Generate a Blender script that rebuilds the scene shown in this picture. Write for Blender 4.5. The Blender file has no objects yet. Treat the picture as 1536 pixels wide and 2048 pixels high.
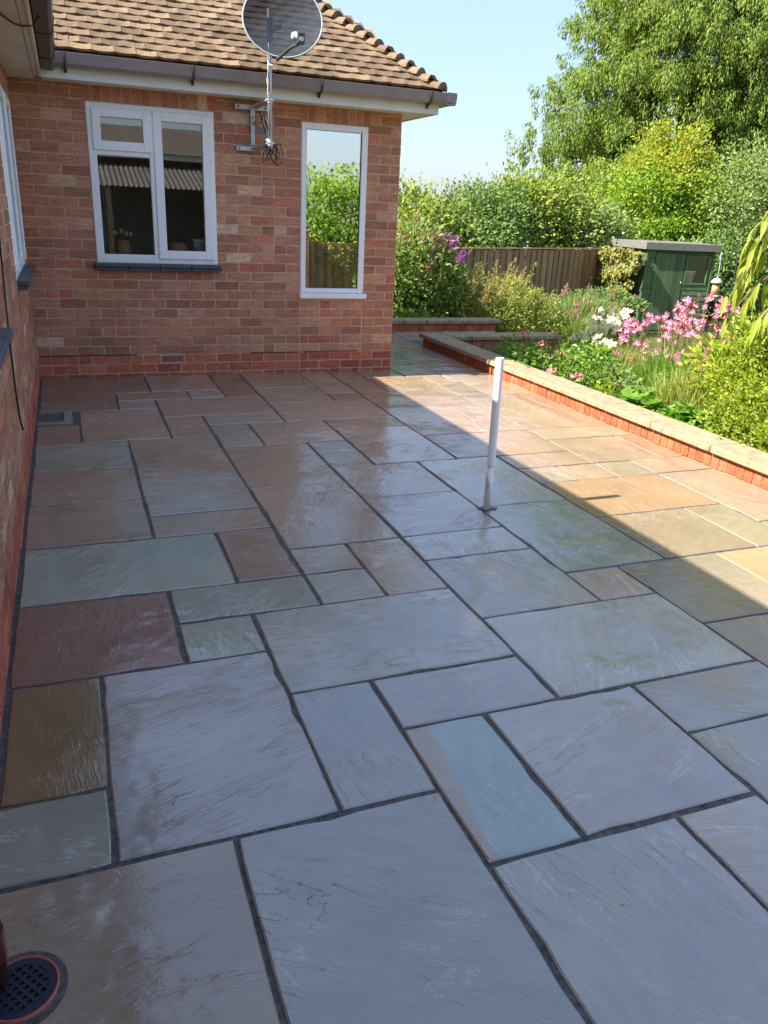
import bpy, bmesh, math, random
import numpy as np
from mathutils import Vector, Matrix

random.seed(7)
RNG = np.random.default_rng(11)
S = bpy.context.scene
COL = S.collection

# ------------------------------------------------------------------ camera
CAM_LOC = (0.32503536, -7.77216514, 1.56984588)
RIGHT = (0.93402311, -0.35429544, 0.04555848)
DOWN = (-0.08673714, -0.3486661, -0.93322485)
FWD = (0.34652201, 0.86770196, -0.35639276)
FPX = 1580.69
cam = bpy.data.cameras.new('camera')
cam.sensor_fit = 'VERTICAL'
cam.sensor_height = 36.0
cam.lens = FPX / 2048 * 36.0
cam.clip_start = 0.05
cam.clip_end = 3000
cam_ob = bpy.data.objects.new('camera', cam)
COL.objects.link(cam_ob)
cam_ob.matrix_world = Matrix(((RIGHT[0], -DOWN[0], -FWD[0], CAM_LOC[0]),
                              (RIGHT[1], -DOWN[1], -FWD[1], CAM_LOC[1]),
                              (RIGHT[2], -DOWN[2], -FWD[2], CAM_LOC[2]),
                              (0, 0, 0, 1)))
S.camera = cam_ob

# ------------------------------------------------------------------ light
SUN_EL = math.radians(43.4)
SUN_AZ = math.radians(-90.5)          # clockwise from +Y: the sun stands over -X
world = bpy.data.worlds.new('World')
S.world = world
world.use_nodes = True
wn = world.node_tree
wn.nodes.clear()
sky = wn.nodes.new('ShaderNodeTexSky')
sky.sky_type = 'NISHITA'
sky.sun_disc = False
sky.sun_elevation = SUN_EL
sky.sun_rotation = SUN_AZ
sky.air_density = 0.7
sky.dust_density = 2.6
sky.ozone_density = 0.4
bg = wn.nodes.new('ShaderNodeBackground')
bg.inputs['Strength'].default_value = 0.15
wo = wn.nodes.new('ShaderNodeOutputWorld')
# highlight shoulder of the camera, applied evenly to the whole sky: bright haze rolls off instead of clipping
sep = wn.nodes.new('ShaderNodeSeparateColor'); com = wn.nodes.new('ShaderNodeCombineColor')
wn.links.new(sky.outputs[0], sep.inputs[0])
def wmath(op, a, b):
    m = wn.nodes.new('ShaderNodeMath'); m.operation = op
    for i, x in enumerate((a, b)):
        if isinstance(x, float): m.inputs[i].default_value = x
        else: wn.links.new(x, m.inputs[i])
    return m.outputs[0]
lum = wmath('ADD', wmath('ADD', wmath('MULTIPLY', sep.outputs[0], 0.30), wmath('MULTIPLY', sep.outputs[1], 0.45)), wmath('MULTIPLY', sep.outputs[2], 0.25))
roll = wmath('DIVIDE', 1.2, wmath('ADD', lum, 1.2))
for ch in range(3):
    wn.links.new(wmath('MULTIPLY', sep.outputs[ch], roll), com.inputs[ch])
wn.links.new(com.outputs[0], bg.inputs[0])
wn.links.new(bg.outputs[0], wo.inputs[0])
sun = bpy.data.lights.new('sun', 'SUN')
sun.energy = 2.0
sun.angle = math.radians(0.55)
sun.color = (1.0, 0.95, 0.87)
sun_ob = bpy.data.objects.new('sun', sun)
COL.objects.link(sun_ob)
to_sun = Vector((math.sin(SUN_AZ) * math.cos(SUN_EL), math.cos(SUN_AZ) * math.cos(SUN_EL), math.sin(SUN_EL)))
sun_ob.rotation_euler = to_sun.to_track_quat('Z', 'Y').to_euler()
S.view_settings.view_transform = 'Standard'
S.view_settings.look = 'None'
S.view_settings.gamma = 1.0
S.view_settings.use_curve_mapping = False
S.view_settings.exposure = 2.95
S.render.engine = 'CYCLES'
S.cycles.use_denoising = True
S.cycles.max_bounces = 8
S.cycles.transparent_max_bounces = 12
S.cycles.caustics_reflective = False
S.cycles.caustics_refractive = False
S.cycles.sample_clamp_indirect = 6.0

# ------------------------------------------------------------------ helpers
def srgb(r, g, b):
    f = lambda c: (c / 255 / 12.92) if c <= 10 else ((c / 255 + 0.055) / 1.055) ** 2.4
    return (f(r), f(g), f(b), 1.0)

def tag(o, label=None, cat=None, group=None, kind=None):
    if label: o['label'] = label
    if cat: o['category'] = cat
    if group: o['group'] = group
    if kind: o['kind'] = kind
    return o

def link(name, me, parent=None, mat=None, loc=None, rot=None):
    o = bpy.data.objects.new(name, me)
    COL.objects.link(o)
    if mat is not None and me is not None and not me.materials:
        me.materials.append(mat)
    if loc is not None: o.location = loc
    if rot is not None: o.rotation_euler = rot
    if parent is not None: o.parent = parent
    return o

def empty(name, loc=(0, 0, 0), parent=None, rz=0):
    o = bpy.data.objects.new(name, None)
    COL.objects.link(o)
    o.location = loc
    o.rotation_euler = (0, 0, rz)
    if parent: o.parent = parent
    return o

class MB:
    def __init__(s):
        s.v = []; s.f = []
    def add(s, V, F):
        n = len(s.v)
        s.v += [tuple(p) for p in V]
        s.f += [tuple(i + n for i in f) for f in F]
        return s
    def box(s, x0, x1, y0, y1, z0, z1, M=None):
        V = [(x0, y0, z0), (x1, y0, z0), (x1, y1, z0), (x0, y1, z0), (x0, y0, z1), (x1, y0, z1), (x1, y1, z1), (x0, y1, z1)]
        if M is not None: V = [M @ Vector(p) for p in V]
        return s.add(V, [(0, 3, 2, 1), (4, 5, 6, 7), (0, 1, 5, 4), (1, 2, 6, 5), (2, 3, 7, 6), (3, 0, 4, 7)])
    def bbox(s, x0, x1, y0, y1, z0, z1, b=0.004):
        """box with chamfered edges"""
        V = []; idx = {}
        xs, ys, zs = (x0, x1), (y0, y1), (z0, z1)
        for i in (0, 1):
            for j in (0, 1):
                for k in (0, 1):
                    sx, sy, sz = (b if i == 0 else -b), (b if j == 0 else -b), (b if k == 0 else -b)
                    idx[i, j, k, 0] = len(V); V.append((xs[i], ys[j] + sy, zs[k] + sz))
                    idx[i, j, k, 1] = len(V); V.append((xs[i] + sx, ys[j], zs[k] + sz))
                    idx[i, j, k, 2] = len(V); V.append((xs[i] + sx, ys[j] + sy, zs[k]))
        F = []
        for a in (0, 1, 2):
            for e in (0, 1):
                q = []
                for (m, n) in ((0, 0), (1, 0), (1, 1), (0, 1)):
                    c = [0, 0, 0]; c[a] = e; o = [t for t in (0, 1, 2) if t != a]; c[o[0]] = m; c[o[1]] = n
                    q.append(idx[c[0], c[1], c[2], a])
                F.append(q if (e == 1) ^ (a == 1) else q[::-1])
        for a in (0, 1, 2):
            o = [t for t in (0, 1, 2) if t != a]
            for m in (0, 1):
                for n in (0, 1):
                    def vid(e, ax):
                        c = [0, 0, 0]; c[a] = e; c[o[0]] = m; c[o[1]] = n
                        return idx[c[0], c[1], c[2], ax]
                    F.append([vid(0, o[0]), vid(1, o[0]), vid(1, o[1]), vid(0, o[1])])
        for i in (0, 1):
            for j in (0, 1):
                for k in (0, 1):
                    F.append([idx[i, j, k, 0], idx[i, j, k, 1], idx[i, j, k, 2]])
        return s.add(V, F)
    def tube(s, pts, r, n=8, cap=True):
        pts = [Vector(p) for p in pts]
        rr = r if isinstance(r, (list, tuple)) else [r] * len(pts)
        V = []; F = []
        up = Vector((0.13, 0.37, 1)).normalized()
        for i, p in enumerate(pts):
            d = (pts[min(i + 1, len(pts) - 1)] - pts[max(i - 1, 0)]).normalized()
            if abs(d.dot(up)) > 0.98: up = Vector((1, 0.2, 0.1)).normalized()
            a = d.cross(up).normalized(); b = d.cross(a)
            for k in range(n):
                t = 2 * math.pi * k / n
                V.append(p + (a * math.cos(t) + b * math.sin(t)) * rr[i])
        for i in range(len(pts) - 1):
            for k in range(n):
                F.append((i * n + k, i * n + (k + 1) % n, (i + 1) * n + (k + 1) % n, (i + 1) * n + k))
        if cap:
            F.append(tuple(range(n))[::-1]); F.append(tuple((len(pts) - 1) * n + k for k in range(n)))
        return s.add(V, F)
    def lathe(s, prof, c=(0, 0, 0), n=20):
        V = []; F = []
        for (r, z) in prof:
            for k in range(n):
                t = 2 * math.pi * k / n
                V.append((c[0] + r * math.cos(t), c[1] + r * math.sin(t), c[2] + z))
        for i in range(len(prof) - 1):
            for k in range(n):
                F.append((i * n + k, i * n + (k + 1) % n, (i + 1) * n + (k + 1) % n, (i + 1) * n + k))
        return s.add(V, F)
    def mesh(s, name, smooth=False, fix=True):
        me = bpy.data.meshes.new(name)
        me.from_pydata(s.v, [], s.f)
        if fix:
            bm = bmesh.new(); bm.from_mesh(me)
            bmesh.ops.recalc_face_normals(bm, faces=bm.faces)
            bm.to_mesh(me); bm.free()
        if smooth:
            me.polygons.foreach_set('use_smooth', [True] * len(me.polygons))
        me.update()
        return me
    def build(s, name, mat, parent=None, smooth=False, loc=None, rot=None):
        return link(name, s.mesh(name, smooth), parent, mat, loc, rot)

# ------------------------------------------------------------------ materials
class NT:
    def __init__(s, name):
        s.m = bpy.data.materials.new(name); s.m.use_nodes = True
        s.t = s.m.node_tree; s.t.nodes.clear()
    def n(s, typ, **kw):
        nd = s.t.nodes.new('ShaderNode' + typ)
        for k, v in kw.items():
            if k.startswith('i_'):
                key = k[2:]
                nd.inputs[int(key) if key.isdigit() else key.replace('_', ' ')].default_value = v
            else: setattr(nd, k, v)
        return nd
    def l(s, a, b): s.t.links.new(a, b)
    def out(s, sh):
        o = s.n('OutputMaterial'); s.l(sh, o.inputs['Surface']); return s.m
    def ramp(s, src, stops, interp='LINEAR'):
        r = s.n('ValToRGB'); cr = r.color_ramp; cr.interpolation = interp
        while len(cr.elements) < len(stops): cr.elements.new(0.5)
        for e, (p, c) in zip(cr.elements, stops):
            e.position = p; e.color = c if len(c) == 4 else (*c, 1)
        s.l(src, r.inputs[0]); return r
    def noise(s, vec, scale, detail=4, rough=0.55, dist=0.0, typ=None):
        n = s.n('TexNoise')
        if typ: n.noise_type = typ
        n.inputs['Scale'].default_value = scale; n.inputs['Detail'].default_value = detail
        n.inputs['Roughness'].default_value = rough; n.inputs['Distortion'].default_value = dist
        if vec is not None: s.l(vec, n.inputs['Vector'])
        return n
    def math(s, op, a, b=None, clamp=False):
        m = s.n('Math', operation=op, use_clamp=clamp)
        for i, x in enumerate((a, b)):
            if x is None: continue
            if isinstance(x, (int, float)): m.inputs[i].default_value = x
            else: s.l(x, m.inputs[i])
        return m.outputs[0]
    def mixc(s, fac, a, b, blend='MIX'):
        m = s.n('Mix', data_type='RGBA', blend_type=blend)
        for i, x in ((0, fac), (6, a), (7, b)):
            if isinstance(x, (int, float)): m.inputs[i].default_value = x
            elif isinstance(x, tuple): m.inputs[i].default_value = x
            else: s.l(x, m.inputs[i])
        return m.outputs[2]

def simple(name, col, rough=0.6, metal=0.0, spec=0.5, var=0.12, scale=8.0, bump=0.0, bscale=60, coat=0.0):
    t = NT(name)
    tc = t.n('TexCoord')
    nz = t.noise(tc.outputs['Object'], scale, 5, 0.6)
    dark = tuple(c * (1 - var) for c in col[:3]) + (1,)
    lite = tuple(min(1, c * (1 + var)) for c in col[:3]) + (1,)
    r = t.ramp(nz.outputs['Fac'], [(0.3, dark), (0.7, lite)])
    p = t.n('BsdfPrincipled')
    t.l(r.outputs[0], p.inputs['Base Color'])
    rr = t.math('MULTIPLY_ADD', nz.outputs['Fac'], 0.16)
    t.t.nodes[-1].inputs[2].default_value = max(0.02, rough - 0.08)
    t.l(rr, p.inputs['Roughness'])
    p.inputs['Metallic'].default_value = metal
    p.inputs['Specular IOR Level'].default_value = spec
    p.inputs['Coat Weight'].default_value = coat
    if bump > 0:
        b = t.n('Bump'); b.inputs['Strength'].default_value = bump; b.inputs['Distance'].default_value = 0.004
        nb = t.noise(tc.outputs['Object'], bscale, 6, 0.65)
        t.l(nb.outputs['Fac'], b.inputs['Height']); t.l(b.outputs[0], p.inputs['Normal'])
    return t.out(p.outputs[0])

def slab_material(stripe=False):
    t = NT('wet_sandstone')
    tc = t.n('TexCoord'); oi = t.n('ObjectInfo')
    rnd = oi.outputs['Random']
    off = t.n('CombineXYZ')
    t.l(t.math('MULTIPLY', rnd, 57.0), off.inputs[0]); t.l(t.math('MULTIPLY', rnd, 131.0), off.inputs[1])
    add = t.n('VectorMath', operation='ADD'); t.l(tc.outputs['Object'], add.inputs[0]); t.l(off.outputs[0], add.inputs[1])
    vr = t.n('VectorRotate', rotation_type='Z_AXIS')
    t.l(tc.outputs['Object'], vr.inputs['Vector']); t.l(t.math('MULTIPLY', rnd, 37.7), vr.inputs['Angle'])
    add2 = t.n('VectorMath', operation='ADD'); t.l(vr.outputs[0], add2.inputs[0]); t.l(off.outputs[0], add2.inputs[1])
    mp = t.n('Mapping'); mp.inputs['Scale'].default_value = (1.8, 8.0, 1.0); t.l(add2.outputs[0], mp.inputs['Vector'])
    # riven bedding: broad plates with thin broken ledges, rippled zones and flat water-filled zones
    plates = t.noise(mp.outputs[0], 1.3, 6, 0.55, 0.7)
    stepv = t.math('MULTIPLY', plates.outputs['Fac'], 6.0)
    fl = t.math('FLOOR', stepv); fr = t.math('FRACT', stepv)
    sm = t.n('MapRange', interpolation_type='SMOOTHSTEP'); t.l(fr, sm.inputs['Value'])
    sm.inputs['From Min'].default_value = 0.90; sm.inputs['From Max'].default_value = 1.0
    terr = t.math('ADD', fl, sm.outputs[0])
    mask = t.noise(add.outputs[0], 2.4, 3, 0.55)           # where the cleft relief is strong
    mk = t.n('MapRange', interpolation_type='SMOOTHSTEP'); t.l(mask.outputs['Fac'], mk.inputs['Value'])
    mk.inputs['From Min'].default_value = 0.44; mk.inputs['From Max'].default_value = 0.70
    mk.inputs['To Min'].default_value = 0.16; mk.inputs['To Max'].default_value = 1.0
    streak = t.noise(mp.outputs[0], 6.5, 4, 0.52, 0.5)
    ridge = t.math('ABSOLUTE', t.math('SUBTRACT', streak.outputs['Fac'], 0.5))
    fine = t.noise(mp.outputs[0], 16, 4, 0.55, 0.3)
    grain = t.noise(add.outputs[0], 120, 4, 0.7)
    h = t.math('MULTIPLY', t.math('MULTIPLY', terr, 0.0020), mk.outputs[0])
    rf = t.math('ADD', t.math('MULTIPLY', ridge, 0.0062), t.math('MULTIPLY', fine.outputs['Fac'], 0.0013))
    h = t.math('ADD', h, t.math('MULTIPLY', rf, mk.outputs[0]))
    wav = t.noise(add.outputs[0], 2.6, 3, 0.5)
    h = t.math('ADD', h, t.math('MULTIPLY', wav.outputs['Fac'], 0.0008))
    h = t.math('ADD', h, t.math('MULTIPLY', grain.outputs['Fac'], 0.00022))
    b = t.n('Bump'); b.inputs['Strength'].default_value = 1.0; b.inputs['Distance'].default_value = 1.0
    t.l(h, b.inputs['Height'])
    # colour
    c1 = t.noise(add.outputs[0], 1.7, 3, 0.6, 0.4)
    c2 = t.noise(mp.outputs[0], 3.0, 6, 0.65, 0.3)
    v1 = t.ramp(c1.outputs['Fac'], [(0.3, (0.84, 0.85, 0.87)), (0.7, (1.14, 1.10, 1.06))])
    v2 = t.ramp(c2.outputs['Fac'], [(0.3, (0.91, 0.91, 0.91)), (0.7, (1.09, 1.09, 1.09))])
    col = t.mixc(1.0, oi.outputs['Color'], v1.outputs[0], 'MULTIPLY')
    col = t.mixc(1.0, col, v2.outputs[0], 'MULTIPLY')
    rust = t.noise(add.outputs[0], 1.1, 2, 0.5, 1.2)
    rr = t.ramp(rust.outputs['Fac'], [(0.64, (0, 0, 0)), (0.76, (0.4, 0.4, 0.4))])
    col = t.mixc(rr.outputs[0], col, t.mixc(1.0, col, (1.10, 0.95, 0.80, 1), 'MULTIPLY'))
    # crest lines of the clefts, paler
    # one or two broken ledges, paler along the lip
    lg = t.noise(mp.outputs[0], 0.55, 8, 0.62, 0.6)
    ld = t.math('ABSOLUTE', t.math('SUBTRACT', lg.outputs['Fac'], 0.47))
    lr = t.ramp(ld, [(0.0, (1, 1, 1)), (0.009, (0, 0, 0))])
    lm = t.ramp(mask.outputs['Fac'], [(0.46, (0, 0, 0)), (0.56, (1, 1, 1))])
    col = t.mixc(t.math('MULTIPLY', t.math('MULTIPLY', lr.outputs[0], lm.outputs[0]), 0.45), col, t.mixc(1.0, col, (1.9, 1.9, 1.9, 1), 'MULTIPLY'))
    if stripe:
        sx = t.n('SeparateXYZ'); t.l(tc.outputs['Object'], sx.inputs[0])
        wob = t.noise(tc.outputs['Object'], 5, 3)
        sv = t.math('ADD', sx.outputs[0], t.math('MULTIPLY', wob.outputs['Fac'], 0.07))
        yv = t.math('ADD', sv, t.math('MULTIPLY', sx.outputs[1], -0.10))
        sr = t.ramp(yv, [(0.0, (0, 0, 0)), (1.0, (1, 1, 1))])
        mr = t.n('MapRange', interpolation_type='SMOOTHSTEP'); t.l(yv, mr.inputs['Value'])
        mr.inputs['From Min'].default_value = -0.065; mr.inputs['From Max'].default_value = -0.04
        mr.inputs['To Min'].default_value = 1.0; mr.inputs['To Max'].default_value = 0.0
        col = t.mixc(mr.outputs[0], col, (0.36, 0.28, 0.20, 1))
        spk = t.n('TexVoronoi'); spk.inputs['Scale'].default_value = 16; t.l(tc.outputs['Object'], spk.inputs['Vector'])
        sp2 = t.ramp(spk.outputs['Distance'], [(0.10, (1, 1, 1)), (0.16, (0, 0, 0))])
        sn = t.noise(tc.outputs['Object'], 4.2, 3); sn2 = t.ramp(sn.outputs['Fac'], [(0.56, (0, 0, 0)), (0.6, (1, 1, 1))])
        col = t.mixc(t.math('MULTIPLY', t.math('MULTIPLY', sp2.outputs[0], sn2.outputs[0]), .7), col, (0.62, 0.66, 0.66, 1))
    # small dark pits
    vo = t.n('TexVoronoi'); vo.inputs['Scale'].default_value = 14; t.l(add.outputs[0], vo.inputs['Vector'])
    pit = t.ramp(vo.outputs['Distance'], [(0.045, (1, 1, 1)), (0.07, (0, 0, 0))])
    pz = t.noise(add.outputs[0], 3.1, 2); pm = t.ramp(pz.outputs['Fac'], [(0.56, (0, 0, 0)), (0.62, (1, 1, 1))])
    pf = t.math('MULTIPLY', t.math('MULTIPLY', pit.outputs[0], pm.outputs[0]), 0.7)
    col = t.mixc(pf, col, (0.02, 0.02, 0.02, 1))
    gn2 = t.noise(add.outputs[0], 260, 3, 0.7)
    gc = t.ramp(gn2.outputs['Fac'], [(0.3, (0.80, 0.80, 0.80)), (0.7, (1.18, 1.18, 1.18))])
    col = t.mixc(1.0, col, gc.outputs[0], 'MULTIPLY')
    # water film
    wet = t.noise(add.outputs[0], 1.2, 3, 0.55, 0.3)
    rg = t.n('MapRange'); t.l(wet.outputs['Fac'], rg.inputs['Value'])
    rg.inputs['From Min'].default_value = 0.3; rg.inputs['From Max'].default_value = 0.7
    rg.inputs['To Min'].default_value = 0.05; rg.inputs['To Max'].default_value = 0.12
    p = t.n('BsdfPrincipled')
    t.l(col, p.inputs['Base Color']); t.l(rg.outputs[0], p.inputs['Roughness']); t.l(b.outputs[0], p.inputs['Normal'])
    p.inputs['Specular IOR Level'].default_value = 0.85
    p.inputs['IOR'].default_value = 1.65
    return t.out(p.outputs[0])

def brick_material(name, attr=False):
    t = NT(name)
    tc = t.n('TexCoord'); ge = t.n('NewGeometry')
    if attr:
        a = t.n('Attribute', attribute_name='tone'); base = a.outputs['Color']
    else:
        oi = t.n('ObjectInfo'); base = oi.outputs['Color']
    pos = ge.outputs['Position']
    mp = t.n('Mapping'); mp.inputs['Scale'].default_value = (9, 9, 40); t.l(pos, mp.inputs['Vector'])
    cr = t.noise(mp.outputs[0], 1.0, 5, 0.65, 0.2)
    v = t.ramp(cr.outputs['Fac'], [(0.28, (0.72, 0.72, 0.72)), (0.72, (1.25, 1.22, 1.2))])
    col = t.mixc(1.0, base, v.outputs[0], 'MULTIPLY')
    sm = t.noise(pos, 7, 6, 0.7); sr = t.ramp(sm.outputs['Fac'], [(0.56, (0, 0, 0)), (0.70, (0.5, 0.5, 0.5))])
    col = t.mixc(sr.outputs[0], col, srgb(178, 148, 120))
    big = t.noise(pos, 1.6, 5, 0.65); bv = t.ramp(big.outputs['Fac'], [(0.3, (0.82, 0.81, 0.80)), (0.7, (1.14, 1.13, 1.12))])
    col = t.mixc(1.0, col, bv.outputs[0], 'MULTIPLY')
    spk = t.noise(pos, 55, 3, 0.6); sv = t.ramp(spk.outputs['Fac'], [(0.34, (0.7, 0.68, 0.66)), (0.5, (1, 1, 1)), (0.68, (1.15, 1.12, 1.1))])
    col = t.mixc(1.0, col, sv.outputs[0], 'MULTIPLY')
    gr = t.noise(pos, 160, 4, 0.7)
    b = t.n('Bump'); b.inputs['Strength'].default_value = 0.7; b.inputs['Distance'].default_value = 0.004
    hh = t.math('ADD', cr.outputs['Fac'], t.math('MULTIPLY', gr.outputs['Fac'], 0.6))
    t.l(hh, b.inputs['Height'])
    p = t.n('BsdfPrincipled'); t.l(col, p.inputs['Base Color']); t.l(b.outputs[0], p.inputs['Normal'])
    p.inputs['Roughness'].default_value = 0.88; p.inputs['Specular IOR Level'].default_value = 0.25
    return t.out(p.outputs[0])

def leaf_material(name, stops, trans=0.35, rough=0.55):
    trans = min(.5, trans + .1)
    t = NT(name)
    ge = t.n('NewGeometry'); oi = t.n('ObjectInfo')
    r = t.ramp(ge.outputs['Random Per Island'], stops)
    p = t.n('BsdfPrincipled'); t.l(r.outputs[0], p.inputs['Base Color'])
    p.inputs['Roughness'].default_value = rough; p.inputs['Specular IOR Level'].default_value = 0.4
    tr = t.n('BsdfTranslucent')
    c2 = t.mixc(1.0, r.outputs[0], (1.25, 1.3, 0.7, 1), 'MULTIPLY'); t.l(c2, tr.inputs['Color'])
    mx = t.n('MixShader'); mx.inputs[0].default_value = trans
    t.l(p.outputs[0], mx.inputs[1]); t.l(tr.outputs[0], mx.inputs[2])
    return t.out(mx.outputs[0])

def glass_material(name, refl):
    t = NT(name)
    g = t.n('BsdfGlossy'); g.inputs['Roughness'].default_value = 0.0; g.inputs['Color'].default_value = (0.93, 0.96, 0.95, 1)
    tc = t.n('TexCoord'); nz = t.noise(tc.outputs['Object'], 1.3, 1, 0.4)
    b = t.n('Bump'); b.inputs['Strength'].default_value = 0.02; b.inputs['Distance'].default_value = 0.02
    t.l(nz.outputs['Fac'], b.inputs['Height']); t.l(b.outputs[0], g.inputs['Normal'])
    tr = t.n('BsdfTransparent'); tr.inputs['Color'].default_value = (0.97, 0.98, 0.975, 1)
    lw = t.n('Fresnel'); lw.inputs['IOR'].default_value = 1.5
    f = t.math('ADD', lw.outputs[0], refl, True)
    mx = t.n('MixShader'); t.l(f, mx.inputs[0]); t.l(tr.outputs[0], mx.inputs[1]); t.l(g.outputs[0], mx.inputs[2])
    return t.out(mx.outputs[0])

def grille_material(name, col, alpha):
    t = NT(name)
    d = t.n('BsdfPrincipled'); d.inputs['Base Color'].default_value = col; d.inputs['Roughness'].default_value = 0.7; d.inputs['Specular IOR Level'].default_value = 0.15
    tr = t.n('BsdfTransparent')
    mx = t.n('MixShader'); mx.inputs[0].default_value = alpha
    t.l(tr.outputs[0], mx.inputs[1]); t.l(d.outputs[0], mx.inputs[2])
    return t.out(mx.outputs[0])

def wood_material(name, col, col2, scale=(30, 30, 2), rough=0.75):
    t = NT(name)
    tc = t.n('TexCoord'); oi = t.n('ObjectInfo')
    off = t.n('CombineXYZ'); t.l(t.math('MULTIPLY', oi.outputs['Random'], 40.0), off.inputs[0]); t.l(t.math('MULTIPLY', oi.outputs['Random'], 17.0), off.inputs[2])
    add = t.n('VectorMath', operation='ADD'); t.l(tc.outputs['Object'], add.inputs[0]); t.l(off.outputs[0], add.inputs[1])
    mp = t.n('Mapping'); mp.inputs['Scale'].default_value = scale; t.l(add.outputs[0], mp.inputs['Vector'])
    nz = t.noise(mp.outputs[0], 1.0, 6, 0.65, 0.4)
    r = t.ramp(nz.outputs['Fac'], [(0.3, col), (0.72, col2)])
    tone = t.n('MapRange'); t.l(oi.outputs['Random'], tone.inputs['Value'])
    tone.inputs['To Min'].default_value = 0.72; tone.inputs['To Max'].default_value = 1.25
    mul = t.n('VectorMath', operation='SCALE'); t.l(r.outputs[0], mul.inputs[0]); t.l(tone.outputs[0], mul.inputs['Scale'])
    b = t.n('Bump'); b.inputs['Strength'].default_value = 0.5; b.inputs['Distance'].default_value = 0.004; t.l(nz.outputs['Fac'], b.inputs['Height'])
    p = t.n('BsdfPrincipled'); t.l(mul.outputs[0], p.inputs['Base Color']); t.l(b.outputs[0], p.inputs['Normal'])
    p.inputs['Roughness'].default_value = rough
    return t.out(p.outputs[0])

def tile_material(name):
    t = NT(name)
    ge = t.n('NewGeometry'); oi = t.n('ObjectInfo'); pos = ge.outputs['Position']
    n1 = t.noise(pos, 14, 6, 0.7); n2 = t.noise(pos, 3.0, 3, 0.6)
    r = t.ramp(oi.outputs['Random'], [(0.0, srgb(96, 80, 64)), (0.5, srgb(120, 100, 79)), (1.0, srgb(138, 117, 92))])
    v = t.ramp(n1.outputs['Fac'], [(0.3, (0.7, 0.7, 0.7)), (0.7, (1.2, 1.2, 1.2))])
    c = t.mixc(1.0, r.outputs[0], v.outputs[0], 'MULTIPLY')
    lich = t.ramp(n2.outputs['Fac'], [(0.54, (0, 0, 0)), (0.72, (0.7, 0.7, 0.7))])
    c = t.mixc(lich.outputs[0], c, srgb(92, 82, 62))
    n3 = t.noise(pos, 60, 4, 0.7); l3 = t.ramp(n3.outputs['Fac'], [(0.60, (0, 0, 0)), (0.68, (0.6, 0.6, 0.6))])
    c = t.mixc(l3.outputs[0], c, srgb(70, 62, 52))
    b = t.n('Bump'); b.inputs['Strength'].default_value = 0.6; b.inputs['Distance'].default_value = 0.006; t.l(n1.outputs['Fac'], b.inputs['Height'])
    p = t.n('BsdfPrincipled'); t.l(c, p.inputs['Base Color']); t.l(b.outputs[0], p.inputs['Normal'])
    p.inputs['Roughness'].default_value = 0.9; p.inputs['Specular IOR Level'].default_value = 0.2
    return t.out(p.outputs[0])

M = {}
M['slab'] = slab_material()
M['slab_striped'] = slab_material(True)
M['joint'] = simple('jointing_compound', (0.10, 0.097, 0.09, 1), 0.8, var=0.6, scale=45, bump=0.8, bscale=260)
M['brick'] = brick_material('brick_face')
M['brick_attr'] = brick_material('brick_face_joined', True)
M['mortar'] = simple('mortar', srgb(206, 174, 152), 0.92, var=0.22, scale=9, bump=0.8, bscale=150, spec=0.2)
M['upvc'] = simple('white_upvc', (0.88, 0.89, 0.90, 1), 0.28, var=0.02, scale=3)
M['seal'] = simple('black_glazing_seal', (0.02, 0.02, 0.022, 1), 0.5)
M['slate'] = simple('slate_grey_sill_tile', srgb(74, 76, 84), 0.5, var=0.2, scale=12, bump=0.3)
M['fascia'] = simple('painted_white_board', (0.78, 0.78, 0.74, 1), 0.5, var=0.06, scale=4)
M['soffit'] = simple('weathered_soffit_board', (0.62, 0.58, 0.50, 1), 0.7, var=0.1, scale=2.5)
M['gutter'] = simple('brown_plastic_gutter', srgb(142, 130, 128), 0.30, var=0.14, scale=7)  # wing gutter's copy, made paler for the light on it
M['gutter_shade_tone'] = simple('shade_toned_brown_plastic', srgb(64, 54, 50), 0.4, var=0.15, scale=7)  # left gutter's shade put into the colour; brackets share this tone
M['tile'] = tile_material('clay_roof_tile')
M['downpipe'] = simple('red_brown_downpipe', srgb(92, 34, 30), 0.3, var=0.1)
M['galv'] = simple('galvanised_steel', (0.52, 0.55, 0.58, 1), 0.42, metal=0.75, var=0.15, scale=25)
M['cable_black'] = simple('black_cable', (0.018, 0.016, 0.016, 1), 0.45)
M['cable_white'] = simple('white_cable', (0.7, 0.7, 0.66, 1), 0.45)
M['dish'] = grille_material('perforated_dish', (0.022, 0.032, 0.046, 1), 0.90)
M['dish_rim'] = simple('dish_rim', (0.3, 0.32, 0.33, 1), 0.4)
M['dark_plastic'] = simple('dark_plastic', (0.04, 0.045, 0.05, 1), 0.4)
M['pale_plastic'] = simple('pale_plastic', (0.62, 0.63, 0.62, 1), 0.4)
M['glass_a'] = glass_material('window_glass', 0.085)
M['glass_shed'] = glass_material('shed_glass', 0.0)
M['glass_b'] = glass_material('mirrored_window_glass', 0.62)
M['room'] = simple('plaster_inside', (0.68, 0.65, 0.6, 1), 0.9)
M['concrete'] = simple('grey_concrete', (0.25, 0.24, 0.22, 1), 0.6, var=0.2, scale=14, bump=0.4)
M['orange_pipe'] = simple('orange_drain_pipe', srgb(158, 98, 72), 0.5)
M['grate'] = simple('blue_black_grate', srgb(36, 44, 58), 0.35)
M['void'] = simple('dark_void', (0.006, 0.006, 0.007, 1), 0.8)
M['pole'] = simple('white_plastic_pipe', (0.88, 0.88, 0.87, 1), 0.35, var=0.07, scale=14)
M['coping'] = simple('concrete_coping', srgb(148, 133, 106), 0.88, var=0.3, scale=16, bump=0.8, bscale=90, spec=0.25)
M['fence'] = wood_material('weathered_fence_board', srgb(116, 86, 56), srgb(168, 134, 96))
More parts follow.
